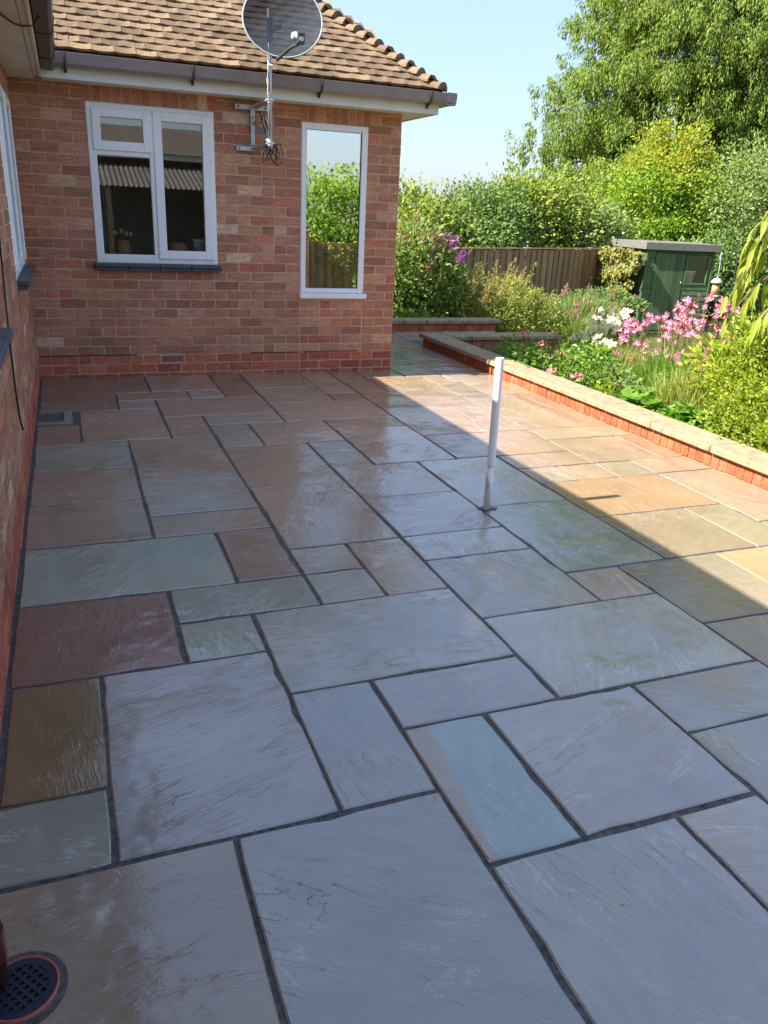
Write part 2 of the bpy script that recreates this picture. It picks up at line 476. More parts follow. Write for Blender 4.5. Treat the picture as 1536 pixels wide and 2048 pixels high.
M['shed'] = wood_material('green_stained_board', srgb(58, 78, 46), srgb(82, 102, 66), (3, 3, 50))
M['shed_felt'] = simple('grey_roof_board', srgb(108, 106, 99), 0.8, var=0.14, scale=12)
M['soil'] = simple('garden_soil', (0.05, 0.038, 0.028, 1), 0.95, var=0.4, scale=9, bump=1.0, bscale=30)
M['bark'] = simple('tree_bark', (0.10, 0.075, 0.055, 1), 0.9, var=0.35, scale=8, bump=1.0, bscale=20)
M['stem'] = simple('brown_green_stem', (0.13, 0.10, 0.045, 1), 0.7, var=0.3)
G = lambda a, b, c: (a, b, c, 1)
M['leaf_conifer'] = leaf_material('conifer_spray', [(0, G(0.078, 0.137, 0.021)), (.5, G(0.141, 0.222, 0.030)), (.85, G(0.240, 0.307, 0.043)), (1, G(0.265, 0.280, 0.050))], 0.25, 0.75)
M['leaf_hedge'] = leaf_material('hedge_leaf', [(0, G(0.107, 0.177, 0.031)), (.6, G(0.249, 0.338, 0.050)), (1, G(0.387, 0.359, 0.050))], 0.3)
M['leaf_dark'] = leaf_material('dark_shrub_leaf', [(0, G(0.069, 0.144, 0.042)), (.6, G(0.151, 0.259, 0.071)), (1, G(0.241, 0.280, 0.063))], 0.25)
M['leaf_grey'] = leaf_material('grey_green_leaf', [(0, G(0.132, 0.214, 0.066)), (.6, G(0.239, 0.329, 0.097)), (1, G(0.315, 0.365, 0.114))], 0.25)
M['leaf_olive'] = leaf_material('olive_leaf', [(0, G(0.094, 0.154, 0.029)), (.6, G(0.204, 0.289, 0.058)), (1, G(0.343, 0.406, 0.101))], 0.3)
M['leaf_bright'] = leaf_material('bright_leaf', [(0, G(0.115, 0.223, 0.025)), (.6, G(0.251, 0.392, 0.042)), (1, G(0.369, 0.428, 0.054))], 0.42)
M['leaf_gold'] = leaf_material('golden_leaf', [(0, G(0.138, 0.214, 0.019)), (.6, G(0.273, 0.340, 0.026)), (1, G(0.408, 0.443, 0.046))], 0.42)
M['leaf_tip'] = leaf_material('yellow_tip_leaf', [(0, G(.24, .30, .02)), (.75, G(.40, .34, .03)), (1, G(.42, .22, .06))], 0.42)
M['leaf_bed'] = leaf_material('bed_leaf', [(0, G(0.077, 0.169, 0.029)), (.6, G(0.174, 0.318, 0.045)), (1, G(0.330, 0.450, 0.062))], 0.4)
M['leaf_santolina'] = leaf_material('pale_needle_leaf', [(0, G(0.137, 0.193, 0.040)), (.6, G(0.289, 0.325, 0.066)), (1, G(0.455, 0.458, 0.113))], 0.3)
M['straw'] = leaf_material('straw_plume', [(0, G(.26, .17, .05)), (.6, G(.40, .28, .09)), (1, G(.5, .4, .16))], 0.35)
M['grass'] = leaf_material('lawn_blade', [(0, G(0.084, 0.132, 0.024)), (.6, G(0.168, 0.216, 0.042)), (1, G(0.288, 0.300, 0.072))], 0.35)
M['pink'] = leaf_material('pink_petal', [(0, srgb(182, 66, 134)), (.5, srgb(212, 116, 172)), (1, srgb(236, 182, 214))], 0.35)
M['white_petal'] = leaf_material('white_petal', [(0, G(.72, .72, .62)), (1, G(.85, .85, .78))], 0.3)
M['rose'] = leaf_material('rose_petal', [(0, srgb(196, 60, 96)), (.5, srgb(232, 140, 150)), (1, srgb(244, 214, 190))], 0.3)
M['purple'] = leaf_material('purple_floret', [(0, srgb(120, 40, 140)), (1, srgb(190, 100, 200))], 0.3)
M['dead_bloom'] = leaf_material('spent_bloom', [(0, srgb(136, 90, 92)), (1, srgb(184, 140, 132))], 0.2)
M['yellow'] = simple('yellow_stamen', srgb(225, 190, 60), 0.7)
M['terracotta'] = simple('terracotta', srgb(206, 146, 106), 0.7, var=0.1)
M['curtain'] = simple('patterned_curtain', srgb(150, 144, 134), 0.9, var=0.5, scale=42)
M['bucket'] = simple('white_bucket', (0.85, 0.87, 0.88, 1), 0.4)
M['feeder_green'] = simple('pale_green_enamel', srgb(150, 176, 160), 0.4)
M['seed'] = simple('bird_seed', srgb(176, 140, 92), 0.8, var=0.5, scale=90)
M['corrugated'] = simple('grey_corrugated_sheet', srgb(92, 84, 76), 0.7, var=0.2, scale=3)
M['roof_plain'] = simple('roof_covering', srgb(132, 98, 74), 0.9, var=0.25, scale=5, bump=0.6, bscale=12)

# ------------------------------------------------------------------ ground
def ground_z(x, y):
    # beds by the wall are high, the lawn falls away towards the fence
    t = min(max((x - 4.6) / 3.6, 0), 1)
    t = t * t * (3 - 2 * t)
    if x < 4.6: return -0.16
    return -0.16 - 0.44 * t

def ground_mesh():
    xs = [-900, -200, -60, -20, -8, 3.45, 4.43, 4.5, 4.7, 5, 5.5, 6, 6.5, 7, 7.5, 8, 8.5, 10, 12, 16, 22, 30, 60, 200, 900]
    ys = [-900, -200, -60, -25, -12, -6, -3, -1, 0, 1, 2, 3, 5, 8, 12, 18, 30, 60, 200, 900]
    V = [(x, y, ground_z(x, y)) for y in ys for x in xs]
    n = len(xs)
    F = [(j * n + i, j * n + i + 1, (j + 1) * n + i + 1, (j + 1) * n + i) for j in range(len(ys) - 1) for i in range(n - 1)]
    me = bpy.data.meshes.new('ground'); me.from_pydata(V, [], F); me.update()
    return me
def lawn_mat():
    t = NT('lawn_ground')
    tc = t.n('TexCoord')
    n1 = t.noise(tc.outputs['Object'], 1.2, 5, 0.6); n2 = t.noise(tc.outputs['Object'], 40, 4, 0.7)
    r = t.ramp(n1.outputs['Fac'], [(0.3, G(.075, .10, .022)), (0.7, G(.15, .16, .045))])
    v = t.ramp(n2.outputs['Fac'], [(0.3, (0.6, 0.6, 0.6)), (0.7, (1.3, 1.3, 1.3))])
    c = t.mixc(1.0, r.outputs[0], v.outputs[0], 'MULTIPLY')
    b = t.n('Bump'); b.inputs['Distance'].default_value = 0.02; t.l(n2.outputs['Fac'], b.inputs['Height'])
    p = t.n('BsdfPrincipled'); t.l(c, p.inputs['Base Color']); t.l(b.outputs[0], p.inputs['Normal']); p.inputs['Roughness'].default_value = 0.9
    return t.out(p.outputs[0])
M['lawn'] = lawn_mat()
tag(link('lawn', ground_mesh(), None, M['lawn']), kind='structure')

# ------------------------------------------------------------------ patio
MX, MY = 0.00679, -0.19016          # origin of the 0.3 m paving grid
px = lambda i: MX + 0.3 * i
py = lambda j: -(MY + 0.3 * j)
BROWN = srgb(159, 142, 120); DBROWN = srgb(140, 120, 101); RED = srgb(142, 109, 92); OLIVE = srgb(130, 110, 78)
GREY = srgb(155, 152, 136); GREEN = srgb(151, 154, 135); PURP = srgb(161, 155, 143); BLUE = srgb(156, 155, 143)
TEAL = srgb(142, 158, 149); SAND = srgb(146, 128, 105); PEACH = srgb(150, 127, 104); ORANGE = srgb(156, 129, 98); LSAND = srgb(144, 131, 111); LGREY = srgb(163, 159, 143)  # sun strip's warmth and the shade's lift are put into these slab tones
SLABS = [
 (0,3,.66,3,DBROWN),(3,5,.66,3,BROWN),(5,6,.66,4,DBROWN),(6,8,.66,3,BROWN),(8,9,.66,4,BROWN),(0,2,3,5,DBROWN),(2,4,3,4,BROWN),(4,5,3,4,GREY),
 (2,3,4,5,GREY),(3,6,4,6,BROWN),(6,8,3,5,BROWN),(8,9,4,5,DBROWN),(6,9,5,7,BROWN),(1,3,5,8,BROWN),(3,4,6,8,BROWN),(4,6,6,7,GREY),(4,5,7,9,GREY),
 (5,7,7,9,BROWN),(7,9,7,8,BROWN),(7,9,8,11,BROWN),(0,1,6.38,8,DBROWN),(0,2,8,10,GREEN),(0,2,10,12,BROWN),(0,2,12,14,BROWN),(2,4,8,11,BROWN),
 (2,4,11,13,LGREY),(2,4,13,14,BROWN),(4,6,9,12,BROWN),(4,6,12,15,BROWN),(6,7,9,11,GREY),(6,8,11,13,BROWN),(6,8,13,15,PURP),(6,8,15,16,BLUE),
 (6,8,16,18,GREY),(0,3,14,16,GREEN),(3,4,14,16,DBROWN),(4,5,15,16,BROWN),(5,6,15,17,BROWN),(4,5,16,17,GREY),(0,2,16,18,RED),(2,4,16,17,GREY),
 (2,3,17,18,GREEN),(3,6,17,19,LGREY),(0,1,18,20,OLIVE),(1,3,18,21,PURP),(0,1,20,21,GREY),(3,4,19,21,BLUE),(4,6,19,20,PURP),(4,5,20,22,TEAL),
 (2,4,21,24,BLUE),(0,2,21,24,BROWN),(4,6,22,25,BLUE),(6,7,22,24,PURP),(5,7,20,22,PURP),(6,9,18,20,LGREY),(7,9,20,21,LGREY),(7,9,21,23,GREY),
 (9,11,19,21,LSAND),(9,12,4,6,PEACH),(9,11,6,9,PEACH),(11,12,6,8,PEACH),(11,12,8,9,SAND),(12,13,3,5,SAND),(13,14.66,3,5,PEACH),(12,14,5,7,SAND),
 (14,14.66,5,7,PEACH),(12,14.66,7,9,PEACH),(12,14.66,9,10,SAND),(9,12,9,11,PEACH),(9,10,.66,4,PEACH),(10,12,2,4,PEACH),(10,11.44,.66,2,SAND),
 (12,12.75,2,3,SAND),(8,10,11,14,GREY),(10,12,11,12,PEACH),(10,11,12,13,LSAND),(11,12,12,13,PEACH),(12,13,12,13,LSAND),(12,14,10,12,SAND),
 (14,14.66,10,12,PEACH),(13,14.66,12,13,PEACH),(10,13,13,15,ORANGE),(10,12,15,17,SAND),(12,13,15,17,LSAND),(13,14.66,13,16,LSAND),
 (13,14.66,16,18,SAND),(11,13,17,19,ORANGE),(9,11,17,19,LSAND),(8,10,14,17,GREEN),(8,9,17,18,BROWN),(13,14.66,18,20,PEACH),(11,13,19,21,SAND),
 (13,14.66,20,22,LSAND),(9,11,21,23,LSAND),(11,13,21,23,SAND),(11.46,12.75,-1,1,GREEN),(12.75,14.66,-1,1,BROWN),(11.46,12.75,1,2,BROWN),
 (12.75,14.66,1,3,BROWN),(11.46,13,-4,-1,GREEN),(13,14.66,-4,-1,GREY),(11.46,14.66,-6,-4,BROWN),(11.46,14.66,-9,-6,GREY),
 (0,3,24,26,BLUE),(3,4,24,26,GREY),(7,9,23,25,PURP),(4,6,25,27,GREY),(6,7,24,27,BLUE),(9,11,23,25,LSAND),(11,14.66,23,25,SAND),(7,9,25,27,GREY),(9,12,25,27,BLUE),(12,14.66,25,27,LSAND),(0,2,26,28,GREY),(2,4,26,28,BROWN),
]
patio = tag(empty('patio'), kind='structure')
jb = MB()
jb.box(-0.002, 4.40, -8.3, 0.0 - 0.003, -0.5, -0.007)
jb.box(3.43, 4.40, 0.0, 2.6, -0.5, -0.007)
jb.box(4.40, 5.2, 1.46, 2.6, -0.5, -0.007)
jb.build('joint_bed', M['joint'], patio)
# the far path between the two low walls
SLABS2 = [(14.72, 17.2, -8.9, -7.2, BROWN), (14.72, 17.2, -7.2, -5.7, GREY)]
def slab_mesh(w, d, seed):
    r = random.Random(seed)
    nx = max(2, int(w / 0.075)); ny = max(2, int(d / 0.075))
    P = []
    amp = 0.0030
    def run(a, b, n):
        o = []
        cur = r.uniform(-amp, amp)
        for k in range(n):
            t = k / n
            cur += r.uniform(-amp, amp) * 0.9; cur = max(-amp, min(amp, cur))
            o.append((a[0] + (b[0] - a[0]) * t, a[1] + (b[1] - a[1]) * t, cur))
        return o
    hw, hd = w / 2, d / 2
    E = [((-hw, -hd), (hw, -hd), nx, (0, 1)), ((hw, -hd), (hw, hd), ny, (-1, 0)), ((hw, hd), (-hw, hd), nx, (0, -1)), ((-hw, hd), (-hw, -hd), ny, (1, 0))]
    for a, b, n, nn in E:
        for i, (x, y, c) in enumerate(run(a, b, n)):
            cut = 0.0025 + c + (r.uniform(.004, .010) if r.random() < .07 else 0)
            if i == 0: P.append((x + (0.004 if x < 0 else -0.004), y + (0.004 if y < 0 else -0.004)))
            else: P.append((x + nn[0] * cut, y + nn[1] * cut))
    n = len(P)
    V = [(x * (1 - 0.005 / hw), y * (1 - 0.005 / hd), 0.0) for x, y in P] + [(x, y, -0.004) for x, y in P] + [(x, y, -0.03) for x, y in P]
    F = [tuple(range(n))]
    for k in range(n):
        m = (k + 1) % n
        F.append((n + k, n + m, m, k)); F.append((2 * n + k, 2 * n + m, n + m, n + k))
    me = bpy.data.meshes.new('paving_slab'); me.from_pydata(V, [], F); me.update()
    return me
def hole_slab(i0, i1, j0, j1):
    pass
for k, (i0, i1, j0, j1, c) in enumerate(SLABS + SLABS2):
    g = 0.0046
    x0, x1, y1, y0 = px(i0) + g, px(i1) - g, py(j0) - g, py(j1) + g
    if i0 == 0: x0 += 0.006
    r = random.Random(k * 13 + 5)
    dx, dy = r.uniform(-.002, .002), r.uniform(-.002, .002)
    o = link('paving_slab', slab_mesh(x1 - x0, y1 - y0, k), patio, M['slab_striped' if (i0, j0) == (4, 20) else 'slab'], ((x0 + x1) / 2 + dx, (y0 + y1) / 2 + dy, r.uniform(-.001, .001)),
             (math.radians(r.uniform(-.22, .22)), math.radians(r.uniform(-.22, .22)), math.radians(r.uniform(-.12, .12))))
    f = r.uniform(0.9, 1.1)
    o.color = (c[0] * f, c[1] * f, c[2] * f, 1)

# vent well let into the paving by the left wall
well = tag(empty('drain_well', (0.115, -1.5, 0)), 'dark rectangular well with a grey concrete rim, sunk in the paving in the wall corner', 'drain')
b = MB()
X0, X1, Y0, Y1 = px(0) + .012, px(.84), py(6.30), py(4.98)
ix1, iy0, iy1 = px(.64), py(6.02), py(5.08)
for (a0, a1, b0, b1) in ((X0, X1, iy1, Y1), (X0, X1, Y0, iy0), (ix1, X1, iy0, iy1)):
    b.box(a0 - .115, a1 - .115, b0 + 1.5, b1 + 1.5, -0.2, 0.003)
b.build('rim', M['concrete'], well)
b = MB(); b.box(X0 - .115, ix1 - .115, iy0 + 1.5, iy1 + 1.5, -0.2, -0.085); b.build('well_floor', M['grate'], well)

# ------------------------------------------------------------------ house
house = tag(empty('house', (0, 0, 0)), 'red brick bungalow with a clay tiled hipped roof and white windows', 'house')
SOF = 2.43
CO = 0.08471; ZB = 0.0282; BR = 0.2290
WA = (0.572, 1.633, 1.018, 2.305)      # wide window
WB = (2.430, 3.080, 0.722, 2.291)      # tall window
LW1 = (-1.87, -0.50, 1.03, 2.25)       # left wall windows (y0,y1,z0,z1)
LW2 = (-5.30, -4.00, 1.03, 2.25)
def holed_wall(mb, a0, a1, z0, z1, holes, f):
    """rectangle cut round openings: f(a, z) -> (front, back) corner points"""
    As = sorted({a0, a1, *[h[0] for h in holes], *[h[1] for h in holes]})
    Zs = sorted({z0, z1, *[h[2] for h in holes], *[h[3] for h in holes]})
    for i in range(len(As) - 1):
        for k in range(len(Zs) - 1):
            ca, cz = (As[i] + As[i + 1]) / 2, (Zs[k] + Zs[k + 1]) / 2
            if any(h[0] < ca < h[1] and h[2] < cz < h[3] for h in holes): continue
            mb(As[i], As[i + 1], Zs[k], Zs[k + 1])
wm = MB()
holed_wall(lambda a, b_, c, d: wm.box(a, b_, 0.0022, 0.11, c, d), 0.0, 3.4165, -0.5, SOF + 0.1, [WA, WB], None)
wm.box(3.31, 3.4165, 0.11, 3.0, -0.5, SOF + 0.1)
wm.box(-5.9, 3.4165, 3.0, 3.1, -0.5, SOF + 0.1)
wall_back = wm.build('wall', M['mortar'], house)
wm = MB()
holed_wall(lambda a, b_, c, d: wm.box(-0.11, -0.0035, a, b_, c, d), -9.6, 0.0035, -0.5, SOF + 0.1, [LW1, LW2], None)
wm.box(-6, -0.11, -9.6, -9.5, -0.5, SOF + 0.1); wm.box(-6, -5.9, -9.5, 3.1, -0.5, SOF + 0.1)
wall_left = wm.build('wall', M['mortar'], house)

PAL = [(srgb(191, 136, 110), 30), (srgb(183, 128, 103), 26), (srgb(197, 145, 119), 18), (srgb(170, 118, 95), 12), (srgb(197, 126, 102), 9),
       (srgb(189, 113, 93), 5), (srgb(193, 151, 112), 6), (srgb(206, 168, 134), 4), (srgb(212, 183, 158), 2), (srgb(168, 124, 99), 6)]
PLINTH = [(srgb(193, 111, 86), 10), (srgb(181, 101, 80), 8), (srgb(200, 122, 95), 6), (srgb(168, 97, 78), 5)]
def pick(pal, r):
    t = r.uniform(0, sum(w for _, w in pal))
    for c, w in pal:
        t -= w
        if t <= 0: break
    f = r.uniform(.9, 1.1)
    return (c[0] * f, c[1] * f, c[2] * f, 1)
def lay_rows(a0, a1, holes, splits, r, zmax=SOF, flip=False):
    """bricks as (a0, a1, z0, z1) in wall coordinates"""
    out = []
    k = -1
    while True:
        z0 = ZB + CO * k; z1 = z0 + CO
        if z0 >= zmax - 0.01: break
        zz1 = min(z1, zmax)
        if k == -1: z0 = -0.02
        cuts = [(a0, a1)]
        for h in holes:
            if h[2] < zz1 - 0.02 and h[3] > z0 + 0.02:
                new = []
                for (p, q) in cuts:
                    if h[0] > p: new.append((p, min(q, h[0])))
                    if h[1] < q: new.append((max(p, h[1]), q))
                cuts = [c for c in new if c[1] - c[0] > 0.01]
        for (sp, zlim) in splits:
            if zz1 < zlim:
                cuts = [x for (p, q) in cuts for x in (((p, sp), (sp, q)) if p + .02 < sp < q - .02 else ((p, q),))]
        for (p, q) in cuts:
            ph = (0 if k % 2 == (0 if flip else 1) else BR / 2)
            s = math.floor((p - ph) / BR) * BR + ph
            edges = []
            x = s + BR
            while x < q - 1e-6:
                if x > p + 1e-6: edges.append(x)
                x += BR
            edges = [e for e in edges if e - p > 0.06 and q - e > 0.06]
            # the odd header laid in, as in the photo
            if len(edges) > 2 and r.random() < 0.55:
                e = r.choice(edges[:-1]); edges.append(e + BR * .5)
            ed = [p] + sorted(edges) + [q]
            for m in range(len(ed) - 1):
                out.append((ed[m], ed[m + 1], z0, zz1))
        k += 1
    return out
r = random.Random(3)
back = lay_rows(0.0, 3.42, [(WA[0], WA[1], 0.962, 2.44), (WB[0], WB[1], WB[2], 2.44)], [(WB[0], 0.73), (WB[1], 0.73)], r)
AIR = (1.072, 1.296, ZB + CO, ZB + 2 * CO)
back = [q for q in back if not (q[2] < AIR[3] - .02 and q[3] > AIR[2] + .02 and q[0] < AIR[1] - .03 and q[1] > AIR[0] + .03)]
back += [(0.0, 0.0, 0, 0)] * 0
soldiers = []
for (x0, x1, zb) in ((WA[0] - 0.02, WA[1] + 0.03, WA[3]), (WB[0] - 0.005, WB[1] + 0.03, WB[3])):
    n = round((x1 - x0) / 0.0775)
    for i in range(n): soldiers.append((x0 + (x1 - x0) * i / n, x0 + (x1 - x0) * (i + 1) / n, zb, SOF))
# fill the gaps left beside the air brick
row = [q for q in back if abs(q[2] - AIR[2]) < .01]
lo = max(q[1] for q in row if q[1] <= AIR[0] + .031); hi = min(q[0] for q in row if q[0] >= AIR[1] - .031)
if AIR[0] - lo > .02: back.append((lo, AIR[0], AIR[2], AIR[3]))
if hi - AIR[1] > .02: back.append((AIR[1], hi, AIR[2], AIR[3]))
left = lay_rows(-9.5, 0.0, [(LW1[0], LW1[1], LW1[2] - .06, LW1[3]), (LW2[0], LW2[1], LW2[2] - .06, LW2[3])], [], r, flip=True)
side = lay_rows(0.0, 3.1, [], [], r)
def area_px(P):
    pts = []
    for p in P:
        d = [p[i] - CAM_LOC[i] for i in range(3)]
        z = sum(d[i] * FWD[i] for i in range(3))
        if z < 0.1: return 0
        u = 768 + FPX * sum(d[i] * RIGHT[i] for i in range(3)) / z; v = 1024 + FPX * sum(d[i] * DOWN[i] for i in range(3)) / z
        pts.append((min(max(u, 0), 1536), min(max(v, 0), 2048)))
    return abs(sum(pts[i][0] * pts[(i + 1) % 4][1] - pts[(i + 1) % 4][0] * pts[i][1] for i in range(4))) / 2
ALL = []
J = 0.0057
for wall_id, lst in (('back', back + soldiers), ('left', left), ('side', side)):
    for (a0, a1, z0, z1) in lst:
        if a1 - a0 < 0.02 or z1 - z0 < 0.012: continue
        if wall_id == 'back': P = [(a0, 0, z0), (a1, 0, z0), (a1, 0, z1), (a0, 0, z1)]
        elif wall_id == 'left': P = [(0, a0, z0), (0, a1, z0), (0, a1, z1), (0, a0, z1)]
        else: P = [(0, 0, 0)] * 4
        ALL.append((area_px(P) if wall_id != 'side' else 0, wall_id, a0, a1, z0, z1))
ALL.sort(key=lambda q: -q[0])
proto_brick = MB().bbox(-.5, .5, -.5, .5, -.5, .5, 0.02)
brick_variants = []
for s_ in range(6):
    rr = random.Random(50 + s_)
    mb = MB(); mb.v = [(x + rr.uniform(-.006, .006), y, z + rr.uniform(-.018, .018)) for x, y, z in proto_brick.v]; mb.f = proto_brick.f
    me = mb.mesh('brick'); me.materials.append(M['brick']); brick_variants.append(me)
rb = random.Random(9)
stuff = {'back': MB(), 'left': MB(), 'side': MB()}
tones = {'back': [], 'left': [], 'side': []}
DEP = 0.03
for n, (ar, wid, a0, a1, z0, z1) in enumerate(ALL):
    proud = rb.uniform(-.0015, .0025)
    w, h = a1 - a0 - 2 * J, z1 - z0 - 2 * J
    if h < 0.01: h = z1 - z0 - 0.004
    ca, cz = (a0 + a1) / 2, (z0 + z1) / 2
    c = pick(PLINTH if z1 < ZB + 2.2 * CO else PAL, rb)
    if n < 300:
        o = link('brick', brick_variants[n % 6], wall_back if wid == 'back' else wall_left)
        o.scale = (w, DEP, h)
        if wid == 'back': o.location = (ca, DEP / 2 - proud - .001, cz)
        else: o.location = (-DEP / 2 + proud + .001, ca, cz); o.rotation_euler = (0, 0, math.pi / 2)
        o.color = c
    else:
        mb = stuff[wid]; nv = len(mb.v)
        pv = brick_variants[n % 6]
        for (x, y, z) in [tuple(v.co) for v in pv.vertices]:
            X, Y, Z = ca + x * w, y * DEP, cz + z * h
            if wid == 'back': mb.v.append((X, Y + DEP / 2 - proud - .001, Z))
            elif wid == 'left': mb.v.append((-DEP / 2 + proud + .001 - Y, X, Z))
            else: mb.v.append((3.42 - DEP / 2 + proud + .001 - Y, X, Z))
        for p in pv.polygons:
            mb.f.append(tuple(nv + i for i in p.vertices)); tones[wid].append(c)
for wid, mb in stuff.items():
    if not mb.f: continue
    me = mb.mesh('brickwork', fix=False)
    at = me.attributes.new('tone', 'FLOAT_COLOR', 'FACE')
    at.data.foreach_set('color', np.array(tones[wid], np.float32).ravel())
    tag(link('brickwork', me, wall_left if wid == 'left' else wall_back, M['brick_attr']), kind='stuff')

# air brick
ab = MB(); ab.box(AIR[0] + .006, AIR[1] - .006, 0.004, 0.03, AIR[2] + .006, AIR[3] - .006)
air = ab.build('air_brick', M['downpipe'], house)
m = MB()
for k in range(7):
    z = AIR[2] + .014 + k * .0088
    m.box(AIR[0] + .012, AIR[1] - .012, -0.002, 0.006, z, z + .004)
m.build('louvre', simple('red_plastic_louvre', srgb(128, 70, 70), 0.5), air)

for (x0, x1) in ((.02, .86), (1.93, 2.425), (2.47, 3.05)):
    z = ZB + 2 * CO + (.0 if x0 < 2.4 else .004)
    dc = MB(); dc.box(x0, x1, -.0045, .01, z - .0025, z + .003); dc.build('damp_course', M['void'], house)

# inside of the rooms
rm = MB()
def room(x0, x1, y0, y1):
    z0, z1 = 0.1, 2.42
    V = [(x0, y0, z0), (x1, y0, z0), (x1, y1, z0), (x0, y1, z0), (x0, y0, z1), (x1, y0, z1), (x1, y1, z1), (x0, y1, z1)]
    rm.add(V, [(0, 1, 2, 3), (7, 6, 5, 4), (1, 5, 6, 2), (2, 6, 7, 3), (3, 7, 4, 0)])
room(0.05, 3.30, 0.111, 2.98)
V = [(-.111, -9.4, .1), (-.111, -0.1, .1), (-3.5, -0.1, .1), (-3.5, -9.4, .1), (-.111, -9.4, 2.42), (-.111, -0.1, 2.42), (-3.5, -0.1, 2.42), (-3.5, -9.4, 2.42)]
rm.add(V, [(0, 1, 2, 3), (4, 5, 6, 7), (1, 5, 6, 2), (2, 6, 7, 3), (3, 7, 4, 0)])
link('room', rm.mesh('room', fix=False), house, M['room'])

# windows
def bars(mb, x0, x1, z0, z1, wl, wr, wb, wt, y0, y1, bev=0.006):
    mb.bbox(x0, x0 + wl, y0, y1, z0, z1, bev); mb.bbox(x1 - wr, x1, y0, y1, z0, z1, bev)
    mb.bbox(x0 + wl - .002, x1 - wr + .002, y0 + .0015, y1, z0, z0 + wb, bev); mb.bbox(x0 + wl - .002, x1 - wr + .002, y0 + .0015, y1, z1 - wt, z1, bev)
f = MB(); bars(f, *WA, .066, .066, .076, .055, -.012, .06)
f.bbox(1.070, 1.116, -.0105, .06, WA[2] + .074, WA[3] - .053, .006)
f.bbox(WA[0] + .064, 1.072, -.009, .058, 1.900, 1.952, .006)
winA = f.build('window', M['upvc'], house)
s1 = MB(); bars(s1, 1.108, 1.604, 1.062, 2.272, .074, .078, .074, .076, -.026, .03); s1.build('sash', M['upvc'], winA)
s2 = MB(); bars(s2, 0.612, 1.092, 1.938, 2.268, .070, .068, .076, .072, -.026, .03); s2.build('sash', M['upvc'], winA)
g = MB(); g.box(.630, 1.075, .018, .024, 1.088, 1.905); g.build('pane', M['glass_a'], winA)
g = MB(); g.box(1.176, 1.532, .006, .012, 1.130, 2.202); g.build('pane', M['glass_a'], winA)
g = MB(); g.box(.676, 1.030, .006, .012, 2.008, 2.202); g.build('pane', M['glass_a'], winA)
sl = MB()
for k in range(4):
    x0, x1 = .548 + .2795 * k, .548 + .2795 * (k + 1) - .003
    sl.bbox(x0, x1, -.072, .012, .988, 1.0165, .005); sl.bbox(x0 + .004, x1 - .004 * (k == 3), -.060, .012, .962, .9865, .004)
sl.build('sill', M['slate'], winA)
f = MB(); bars(f, WB[0], WB[1], .776, WB[3], .052, .062, .046, .058, -.010, .06)
winB = f.build('window', M['upvc'], house)
bd = MB(); bars(bd, WB[0] + .048, WB[1] - .058, .82, WB[3] - .054, .006, .006, .006, .006, -.004, .03, .001); bd.build('glazing_bead', M['seal'], winB)
g = MB(); g.box(WB[0] + .05, WB[1] - .06, .010, .016, .82, WB[3] - .056); g.build('pane', M['glass_b'], winB)
c = MB(); c.bbox(WB[0] - .012, WB[1] + .030, -.045, .03, .724, .774, .008); c.build('sill', M['upvc'], winB)
for (y0, y1, z0, z1) in (LW1, LW2):
    f = MB(); xf = .006
    def bx(a, b_, c_, d, x0=-.06, x1=xf): f.bbox(x0, x1, a, b_, c_, d, .006)
    bx(y0, y0 + .07, z0, z1); bx(y1 - .07, y1, z0, z1); bx(y0 + .068, y1 - .068, z0, z0 + .075, x1=xf - .0015); bx(y0 + .068, y1 - .068, z1 - .06, z1, x1=xf - .0015)
    ym = (y0 + y1) / 2; bx(ym - .03, ym + .03, z0 + .07, z1 - .055, x1=xf - .001)
    w = f.build('window', M['upvc'], house)
    for (a, b_) in ((y0 + .05, ym - .012), (ym + .012, y1 - .05)):
        s = MB()
        s.bbox(-.03, .022, a, a + .07, z0 + .05, z1 - .04, .006); s.bbox(-.03, .022, b_ - .07, b_, z0 + .05, z1 - .04, .006)
        s.bbox(-.03, .0205, a + .068, b_ - .068, z0 + .05, z0 + .12, .006); s.bbox(-.03, .0205, a + .068, b_ - .068, z1 - .11, z1 - .04, .006)
        s.build('sash', M['upvc'], w)
        g = MB(); g.box(-.012, -.006, a + .06, b_ - .06, z0 + .11, z1 - .1); g.build('pane', M['glass_a'], w)
    sl = MB()
    n = round((y1 - y0 + .05) / .28)
    for k in range(n):
        a0 = y0 - .03 + (y1 - y0 + .06) / n * k; a1 = a0 + (y1 - y0 + .06) / n - .003
        sl.bbox(-.012, .080, a0, a1, z0 - .034, z0 - .004, .005); sl.bbox(-.012, .066, a0, a1 - .004, z0 - .062, z0 - .0355, .004)
    sl.build('sill', M['slate'], w)

